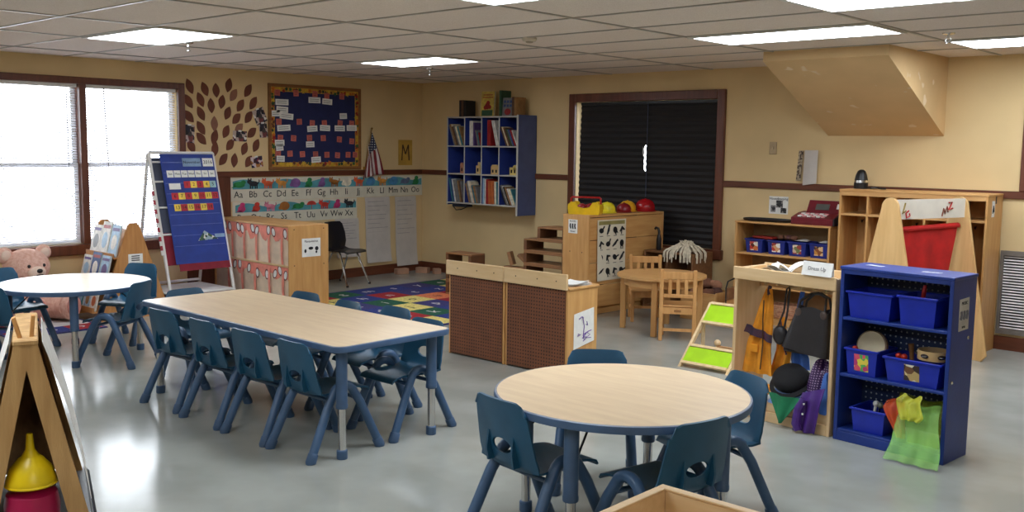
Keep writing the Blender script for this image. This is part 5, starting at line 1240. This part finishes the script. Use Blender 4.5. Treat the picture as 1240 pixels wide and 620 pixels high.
t = thing('wooden_maraca', 'brown wooden maraca handle leaning in the instrument bin', 'maraca', bu(.375, .15, S2 + .01), bA); B().tube([(0, 0, .02), (-.012, .0, .12), (-.02, 0, .19)], [.010, .012, .016], 10).build('handle', mat('maraca_brown', (130, 88, 50), .4), t); B().ball((.0, 0, .03), (.03, .03, .028), 14, 9).build('head', mat('maraca_brown', (130, 88, 50), .4), t)
for k, (u, v, lab) in enumerate(((.325, .075, 'red bead shaker in the instrument bin, the left one'), (.358, .07, 'red bead shaker in the instrument bin, the right one'), (.072, .07, 'red bead shaker beside the drum in the balloon-label bin'))):
    t = thing('bead_shaker', lab, 'shaker', bu(u, v, S2 + .006), bA, 'red bead shakers'); B().cyl((0, 0, .0), (0, 0, .12), .007, n=10).build('stick', maple_z, t); B().ball((0, 0, .132), .017, 14, 9).build('bead', mat('tomato_red', (200, 50, 34), .3), t)
for k, (u, rz, lab) in enumerate(((.17, 30, 'white rattle stick in the bottom blue bin, left'), (.205, -25, 'silver rattle in the bottom blue bin, right'))):
    t = thing('rattle', lab, 'rattle', bu(u, .11, S3 + .006), bA + R(rz)); B().cyl((0, 0, 0), (.02, 0, .135), .008, n=10).build('handle', white if k == 0 else chrome, t); B().ball((.022, 0, .148), .018, 12, 8).build('head', white if k == 0 else mat('olive_grey', (110, 112, 96), .4), t)
# sheer scarves
def sheer(name, c, a):
    return mat(name, c, .5, var=.10, scale=7, alpha=a)
def scarf(label, m, rows, nf, amp, seed, grp='sheer scarves spilling from the blue shelf'):
    t = thing('sheer_scarf', label, 'scarf', bu(rows[0][0], rows[0][2], rows[-1][3]), bA, grp); q = random.Random(seed); cx, cy, cz = rows[0][0], rows[0][2], rows[-1][3]; n = len(rows) - 1; p = q.uniform(0, 6)
    def fn(u, v):
        k = v * n; i = min(int(k), n - 1); f = k - i; a, b = rows[i], rows[i + 1]; u0, u1, vv, z = [a[j] + (b[j] - a[j]) * f for j in range(4)]
        return (u0 + (u1 - u0) * u - cx + .006 * math.sin(9 * v + p), vv + amp * math.sin(u * PI * nf + p + 2 * v) * (.4 + .6 * v) - cy, z - cz + .012 * math.sin(u * 7 + p) * (1 - v))
    B().sheet(fn, 26, 22, .0015).build('cloth', m, t, 80)
scarf('sheer olive green scarf bunched on the bottom shelf behind the others', sheer('sheer_olive', (140, 150, 30), .5), [(.33, .56, .17, .255), (.32, .60, .12, .31), (.36, .60, .05, .27), (.40, .605, .02, .18), (.42, .60, .03, .075)], 5, .012, 1)
scarf('sheer orange scarf hanging beside the bottom blue bin', sheer('sheer_orange', (220, 84, 24), .55), [(.30, .42, .12, .27), (.285, .43, .04, .285), (.29, .425, .0, .25), (.33, .42, -.015, .18), (.37, .42, -.02, .10)], 4, .010, 2)
scarf('long sheer lime scarf hanging from the bottom shelf down to the floor', sheer('sheer_lime', (160, 222, 110), .36), [(.40, .57, .06, .285), (.395, .60, -.01, .25), (.39, .63, -.07, .16), (.385, .655, -.115, .08), (.38, .675, -.15, .012)], 6, .010, 3)
scarf('sheer yellow scarf looped over the lime one', sheer('sheer_yellow', (206, 204, 60), .45), [(.40, .50, -.005, .335), (.385, .52, -.045, .31), (.40, .54, -.07, .245), (.43, .53, -.075, .22)], 5, .010, 4)

# ------------------------------------------------------------------ puppet stand with triangular ends
th = R(70.5); PO = Vector((6.68, -1.30, 0)); PL = .79
def pu(u, w, z): d = Vector((math.cos(th), math.sin(th), 0)); n = Vector((math.sin(th), -math.cos(th), 0)); return PO + d * u + n * w + Vector((0, 0, z))
pt = thing('puppet_stand', 'wooden puppet stand with rounded triangular ends and red curtain', 'puppet stand', PO, 0)
def endp(hw):
    ps = []
    for k in range(13): a = PI * k / 12; ps.append((.078 * math.cos(a), 1.21 + .078 * math.sin(a)))
    ps += [(-hw, .10), (-hw - .01, .05), (-hw + .03, 0), (-hw + .12, 0), (-hw + .16, .06), (hw - .16, .06), (hw - .12, 0), (hw - .03, 0), (hw + .01, .05), (hw, .10)]
    return ps
def rel(v): return v - PO
for u, hw in ((0, .35), (PL, .31)):
    pa = [rel(pu(u, w, z)) for w, z in endp(hw)]; b = B(); b.prism(pa, rel(pu(.02, 0, 0)) ); b.build('end_panel', mat('puppet_plywood', (212, 168, 108), .5, c2=(226, 184, 124), scale=2.5, stretch=(8, 8, 1), detail=5), pt)
def pbox(u0, u1, w0, w1, z0, z1): return B().prism([rel(pu(u0, w0, z0)), rel(pu(u1, w0, z0)), rel(pu(u1, w1, z0)), rel(pu(u0, w1, z0))], (0, 0, z1 - z0))
pbd = pbox(.02, PL, .045, .057, 1.125, 1.275).build('white_board', mat('white_sign_board', (222, 212, 196), .6, var=.02), pt)
def squig(pts, m, nm, r=.006): B().tube([rel(pu(u, .060, z)) for u, z in pts], r, 6).build(nm, m, pbd)
squig([(.10, 1.25), (.085, 1.20), (.07, 1.17), (.11, 1.19)], mat('olive_paint', (130, 110, 50), .7), 'painted_mark'); squig([(.14, 1.19), (.11, 1.17), (.12, 1.135), (.155, 1.15), (.15, 1.17)], red, 'painted_mark')
squig([(.52, 1.14), (.535, 1.20), (.55, 1.16), (.575, 1.215), (.585, 1.17)], mat('brown_paint', (120, 60, 40), .7), 'painted_letter'); squig([(.59, 1.245), (.63, 1.25), (.595, 1.19), (.64, 1.20)], red, 'painted_letter')
B().cyl(rel(pu(.02, 0, 1.035)), rel(pu(PL, 0, 1.055)), .012, n=12).build('curtain_rod', maple, pt); pbox(.02, PL, -.01, .01, .25, .30).build('stretcher', maple, pt)
red_c = mat('red_felt_cloth', (186, 24, 20), .85, var=.08, scale=8, bump=.2, bscale=120)
def curt(u, v):
    uu = .03 + .02 * v + (PL - .05 - .13 * v) * u
    return rel(pu(uu, .018 + .010 * math.sin(u * PI * 5) * (.2 + v) , 1.062 + .02 * u - .50 * v))
B().sheet(curt, 30, 10, .006).build('red_curtain', red_c, pt, 70)
B().tube([rel(pu(.03 + (PL - .05) * k / 10, .018 + .004 * (k % 2), 1.04 + .002 * k)) for k in range(11)], .020, 10).build('curtain_hem', red_c, pt)

# ------------------------------------------------------------------ coat cubbies on the right wall
cu = thing('coat_cubbies', 'tall maple coat cubbies with five open bays against the right wall', 'cubbies', (5.888, -.416, 0)); GW, GD, GH = 1.233, .385, 1.305
for k in range(6):
    x = k * (GW - .018) / 5
    B().box((x, 0 if k in (0, 5) else .004, 0), (x + .018, GD, GH - .018), .002).build('side_panel' if k in (0, 5) else 'divider', maple_z, cu)
B().box((-.003, -.004, GH - .018), (GW + .003, GD, GH), .003).build('top_board', maple, cu); B().box((.018, .006, 1.075), (GW - .018, GD - .01, 1.093)).build('hat_shelf', maple, cu)
B().box((.018, GD - .012, .28), (GW - .018, GD - .002, GH - .018)).build('back_panel', maple_z, cu); B().box((.018, .03, .25), (GW - .018, GD, .268)).build('bench_shelf', maple, cu)
B().box((.018, .0, 1.25), (GW - .018, .012, GH - .018)).build('top_rail', maple, cu)
for k in range(5):
    for dx in (.07, .17): B().tube([(k * .243 + dx, GD - .012, 1.02), (k * .243 + dx, GD - .04, 1.0), (k * .243 + dx, GD - .05, 1.02)], .005, 6).build('coat_hook', black, cu)
sg = B().sheet(lambda u, v: (GW + .0012, .10 + .07 * u + .01 * math.sin(PI * v), 1.12 + .13 * v), 4, 4, .001).build('oval_sign', paper, cu, 0)
B().tube([(GW + .0025, .12, 1.15), (GW + .0025, .135, 1.21), (GW + .0025, .15, 1.16), (GW + .0025, .145, 1.19), (GW + .0025, .125, 1.175)], .005, 6).build('sketch', ink, sg)
B().box((GW - .003, .19, 1.225), (GW + .0008, .22, 1.285)).build('slot', mat('dark_slot2', (60, 36, 20), .6), cu)
t = thing('cone_gadget', 'black cone-shaped gadget with a silver band on top of the cubbies', 'gadget', (5.985, -.20, GH + .0005))
B().lathe([(.060, 0), (.062, .01), (.060, .055)], n=24).build('base', black, t); B().lathe([(.060, .055), (.058, .075)], n=24).build('silver_band', chrome, t); B().lathe([(.058, .075), (.048, .12), (.034, .155), (.018, .168), (.001, .17)], n=24).build('cone', black, t)
B().tube([(.055, -.02, .012), (.11, -.04, .01), (.15, .0, .012), (.19, -.03, .01), (.22, .01, .008)], .008, 8).build('cable', black, t)

# ------------------------------------------------------------------ low shelf with bins, tray and toy cash register
rg = thing('bin_shelf', 'maple shelf with four picture bins and toy cash register on top', 'shelf unit', (4.845, -.375, 0)); QW, QD, QH = .955, .345, .963
for x in (0, QW - .02): B().box((x, 0, 0), (x + .02, QD, QH - .018), .003).build('side_panel', maple_z, rg)
B().box((-.004, -.004, QH - .018), (QW + .004, QD, QH), .003).build('top_board', maple, rg)
for z in (.04, .34, .645): B().box((.02, .0, z), (QW - .02, QD - .012, z + .018), .002).build('shelf', maple, rg)
B().box((.02, QD - .012, .04), (QW - .02, QD - .002, QH - .018)).build('back_panel', mat('shelf_back_tan', (150, 118, 78), .6), rg, 0); B().box((.02, 0, 0), (QW - .02, .016, .04)).build('kick_board', maple, rg)
food = [blotch('food_print_%d' % k, c, 34) for k, c in enumerate([[(190, 50, 36), (236, 226, 210), (210, 120, 60), (90, 40, 30), (200, 80, 60)], [(196, 60, 44), (240, 236, 226), (216, 160, 110), (150, 50, 40)], [(210, 180, 150), (170, 70, 60), (120, 130, 80), (236, 220, 190)], [(200, 140, 60), (230, 190, 140), (150, 80, 40), (60, 40, 40)]])]
for k, (x, lab) in enumerate(((5.025, 'blue bin with red food picture, leftmost on the maple shelf'), (5.255, 'blue bin with red and white food picture, second on the maple shelf'), (5.465, 'blue bin with pale food picture, third on the maple shelf'), (5.675, 'blue bin with golden food picture, rightmost on the maple shelf'))):
    bin_((x, -.22, .6635), .175, .22, .132, lab, mat('navy_blue_bin', (28, 44, 128), .4), food[k], 0, 'picture_bin', 'picture bins under the cash register', 0)
q = random.Random(21)
for k, (x, c, lab) in enumerate(((5.10, 'red', 'red toy food slab lying across the two left picture bins'), (5.33, 'brown', 'brown toy food pieces heaped over the second picture bin'), (5.47, 'white', 'white paper napkin lying on the third picture bin'), (5.70, 'white', 'white card lying on the rightmost picture bin'))):
    t = thing('toy_food', lab, 'toy food', (x, -.22, .7965), R(8 * k - 10))
    if k == 0: B().box((-.12, -.07, 0), (.12, .07, .022), .008).build('slab', mat('ketchup_red', (150, 44, 36), .5), t)
    elif k == 1:
        for j in range(5): B().ball((-.07 + .035 * j, q.uniform(-.04, .04), .025), (.034, .03, .024), 12, 8).build('piece', pf[j % 4], t)
    else: B().sheet(lambda u, v: (-.06 + .12 * u, -.05 + .1 * v, .006 + .012 * math.sin(3 * u) * v), 6, 4, .002).build('sheet', paper, t)
t = thing('serving_tray', 'flat black oval tray lying on the left of the maple shelf', 'tray', (5.115, -.23, QH + .0005))
b = B(); rr = []
for s, z in ((.82, 0), (.96, .006), (1, .022), (.97, .024), (.93, .010), (.80, .006)): rr.append(b.ring([(.255 * s * (abs(math.cos(2 * PI * k / 40)) ** .7) * (1 if math.cos(2 * PI * k / 40) > 0 else -1), .12 * s * (abs(math.sin(2 * PI * k / 40)) ** .8) * (1 if math.sin(2 * PI * k / 40) > 0 else -1), z) for k in range(40)]))
b.loft(rr).build('dish', mat('black_tray', (24, 22, 26), .35), t)
cr = thing('toy_cash_register', 'dark red toy cash register on the right of the maple shelf', 'cash register', (5.605, -.21, QH + .0005)); mar = mat('maroon_register', (108, 20, 34), .4, var=.06); dk = mat('charcoal_register', (44, 36, 42), .45)
B().prism([(-.20, -.14, 0), (-.20, .12, 0), (-.20, .12, .11), (-.20, .0, .10), (-.20, -.14, .062)], (.40, 0, 0)).build('base', mar, cr); B().box((-.19, -.144, .008), (.19, -.13, .05), .003).build('cash_drawer', mar, cr)
B().prism([(-.13, .02, .10), (-.13, .12, .10), (-.13, .12, .215), (-.13, .085, .215)], (.33, 0, 0)).build('display_housing', mar, cr); 
B().prism([(.205, -.14, 0), (.205, .12, 0), (.205, .12, .20), (.205, .08, .20), (.205, .0, .10), (.205, -.14, .062)], (.008, 0, 0)).build('side_plate', dk, cr)
d_ = Vector((0, .065, .115)).normalized(); n_ = Vector((0, -.115, .065)).normalized()
def onr(x, s, h): p = Vector((0, .02, .10)) + d_ * s + n_ * h; return (x, p.y, p.z)
B().prism([onr(-.05, .035, .001), onr(.08, .035, .001), onr(.08, .095, .001), onr(-.05, .095, .001)], n_ * .003).build('display', mat('grey_display', (88, 92, 88), .3), cr)
for r in range(3):
    for k in range(6): B().box((-.15 + .045 * k, -.115 + .036 * r, .068 + .010 * r), (-.115 + .045 * k, -.09 + .036 * r, .083 + .010 * r), .003).build('key', [white, mat('pink_key', (216, 150, 150), .5)][(r + k) % 2], cr)
B().prism([onr(.15, .05, .001), onr(.185, .05, .001), onr(.185, .10, .001), onr(.15, .10, .001)], n_ * .004).build('price_tag', paper, cr)
bk = thing('woven_basket', 'woven reddish basket on the bottom shelf seen behind the hanging clothes', 'basket', (5.33, -.22, .0585))
b = B()
for k in range(7): b.tube([(.14 * math.cos(2 * PI * i / 28) * (1 + .02 * k), .09 * math.sin(2 * PI * i / 28) * (1 + .02 * k), .012 + .018 * k) for i in range(28)], .0095, 6, loop=True)
b.build('weave', mat('woven_reed', (176, 120, 92), .8, c2=(206, 160, 124), scale=40), bk); B().lathe([(.085, .004), (.085, .01)], n=24).build('bottom', mat('woven_reed', (176, 120, 92), .8), bk)

# ------------------------------------------------------------------ paint easel in the left foreground on a low table
ang = R(69.3 - 1); ex = Vector((math.cos(ang), math.sin(ang), 0)); ey = Vector((-ex.y, ex.x, 0)); EO = Vector((6.630, -7.490, 0)) - ex * .128
t = thing('low_table', 'low dark-edged table under the paint easel in the left foreground', 'table', EO, ang)
B().box((-.85, -.12, .455), (.172, .52, .478), .008).build('tabletop', mat('grey_laminate', (120, 122, 124), .4), t); B().box((-.86, -.13, .450), (.182, .53, .472), .010).build('dark_edge', mat('dark_table_edge', (34, 36, 40), .4), t)
for x, y in ((-.76, -.02), (.13, -.02), (-.76, .45), (.13, .45)): B().cyl((x, y, 0), (x, y, .452), .022, n=14).build('leg', chrome, t)
et2 = thing('paint_easel', 'worn double-sided wooden paint easel with clothespins, left foreground', 'easel', EO + Vector((0, 0, .478)), ang)
old = mat('worn_easel_wood', (186, 142, 86), .6, c2=(212, 170, 112), scale=3, stretch=(9, 9, 1), bump=.2, bscale=40, detail=6)
stain = mat('stained_easel_wood', (116, 82, 50), .6, c2=(180, 138, 88), scale=9, stretch=(2, 2, 1), detail=6)
H2 = .56; half = .130
for s in (-1, 1):
    for y in (0, .48):
        B().prism([(s * half - s * .028, y, 0), (s * half + s * .028, y, 0), (s * .030 + s * .0, y, H2), (s * .030 - s * .048, y, H2)], (0, .032, 0)).build('leg', old, et2)
    B().prism([(s * (half - .030), .034, .10), (s * (half - .022), .034, .10), (s * .010, .034, H2 - .02), (s * .002, .034, H2 - .02)], (0, .44, 0)).build('paint_board', stain if s > 0 else old, et2, 0)
    pb = B().sheet(lambda u, v: (s * (half + .036 - (half - .01) * v + .014 * math.sin(PI * v)), .02 + .47 * u, .05 + (H2 - .055) * v), 4, 10, .0015).build('paper_sheet', paper, et2)
B().prism([(-half, .478, .02), (half, .478, .02), (.03, .478, H2 - .03), (-.03, .478, H2 - .03)], (0, -.012, 0)).build('rear_board', stain, et2, 0)
b = B(); b.box((-.035, -.002, H2 - .01), (.035, .514, H2 + .008), .004).build('ridge_bar', old, et2)
pinw = mat('clothespin_wood', (206, 150, 86), .6)
for k, (x, y, a) in enumerate(((-.01, .05, -14), (.015, .06, 6))): B().at((x, y, H2 - .012), 0, 0, R(a)).box((-.006, -.012, 0), (.006, .012, .085), .002).build('clothespin', pinw, et2)
pbt = thing('paint_bottle', 'magenta paint jug standing inside the paint easel', 'jug', EO + ex * -.0 + ey * .05 + Vector((0, 0, .4785))); pbt.scale = (.84, .84, 1)
B().lathe([(.085, 0), (.092, .008), (.094, .05), (.086, .085), (.06, .098), (.03, .104), (.028, .11)], n=32).build('jug_body', mat('magenta_plastic', (176, 22, 78), .35, var=.06), pbt)
fn_ = thing('funnel', 'yellow plastic funnel upside down on the magenta paint jug', 'funnel', EO + ex * -.0 + ey * .05 + Vector((0, 0, .590))); fn_.scale = (.90, .90, .95)
B().lathe([(.080, .0), (.082, .006), (.080, .020), (.066, .055), (.040, .085), (.018, .100), (.014, .12), (.010, .165), (.008, .165), (.012, .118), (.036, .082), (.062, .052), (.076, .018), (.077, .004), (.080, .0)], n=36, cap=False).build('cone', mat('funnel_yellow', (228, 196, 18), .35), fn_)
B().lathe([(.082, .0), (.085, .004), (.082, .009), (.080, .004), (.082, .0)], n=36, cap=False).build('rim', mat('funnel_yellow', (228, 196, 18), .35), fn_)

# ------------------------------------------------------------------ wooden sensory box, bottom centre
wbx = thing('wooden_box_table', 'open pale wooden box on legs at the bottom edge, centre', 'box', (7.874 + .36, -6.144 - .36, 0)); a = .36
for s in (-1, 1):
    B().box((s * a - (.0 if s < 0 else .022), -a, .36), (s * a + (.022 if s < 0 else 0), a, .545), .003).build('side_panel', birch, wbx); B().box((-a + .022, s * a - (.0 if s < 0 else .022), .36), (a - .022, s * a + (.022 if s < 0 else 0), .545), .003).build('side_panel', birch, wbx)
    for s2 in (-1, 1): B().box((s * (a - .05) - .025, s2 * (a - .05) - .025, 0), (s * (a - .05) + .025, s2 * (a - .05) + .025, .36), .004).build('leg', birch_z, wbx)
B().box((-a + .022, -a + .022, .375), (a - .022, a - .022, .39)).build('bottom', birch, wbx)
b = B()
b.box((-a - .006, -a - .006, .545), (a + .006, -a + .026, .553), .002).box((-a - .006, a - .026, .545), (a + .006, a + .006, .553), .002).box((-a - .006, -a + .026, .545), (-a + .026, a - .026, .553), .002).box((a - .026, -a + .026, .545), (a + .006, a - .026, .553), .002)
b.build('rim', birch, wbx)
# ------------------------------------------------------------------ view
sc = bpy.context.scene
sc.view_settings.view_transform = 'Standard'; sc.view_settings.look = 'None'; sc.view_settings.gamma = 1.0
sc.view_settings.exposure = EXPOSURE; sc.view_settings.use_curve_mapping = False
sc.cycles.max_bounces = 8; sc.cycles.diffuse_bounces = 4
sc.cycles.sample_clamp_indirect = 6
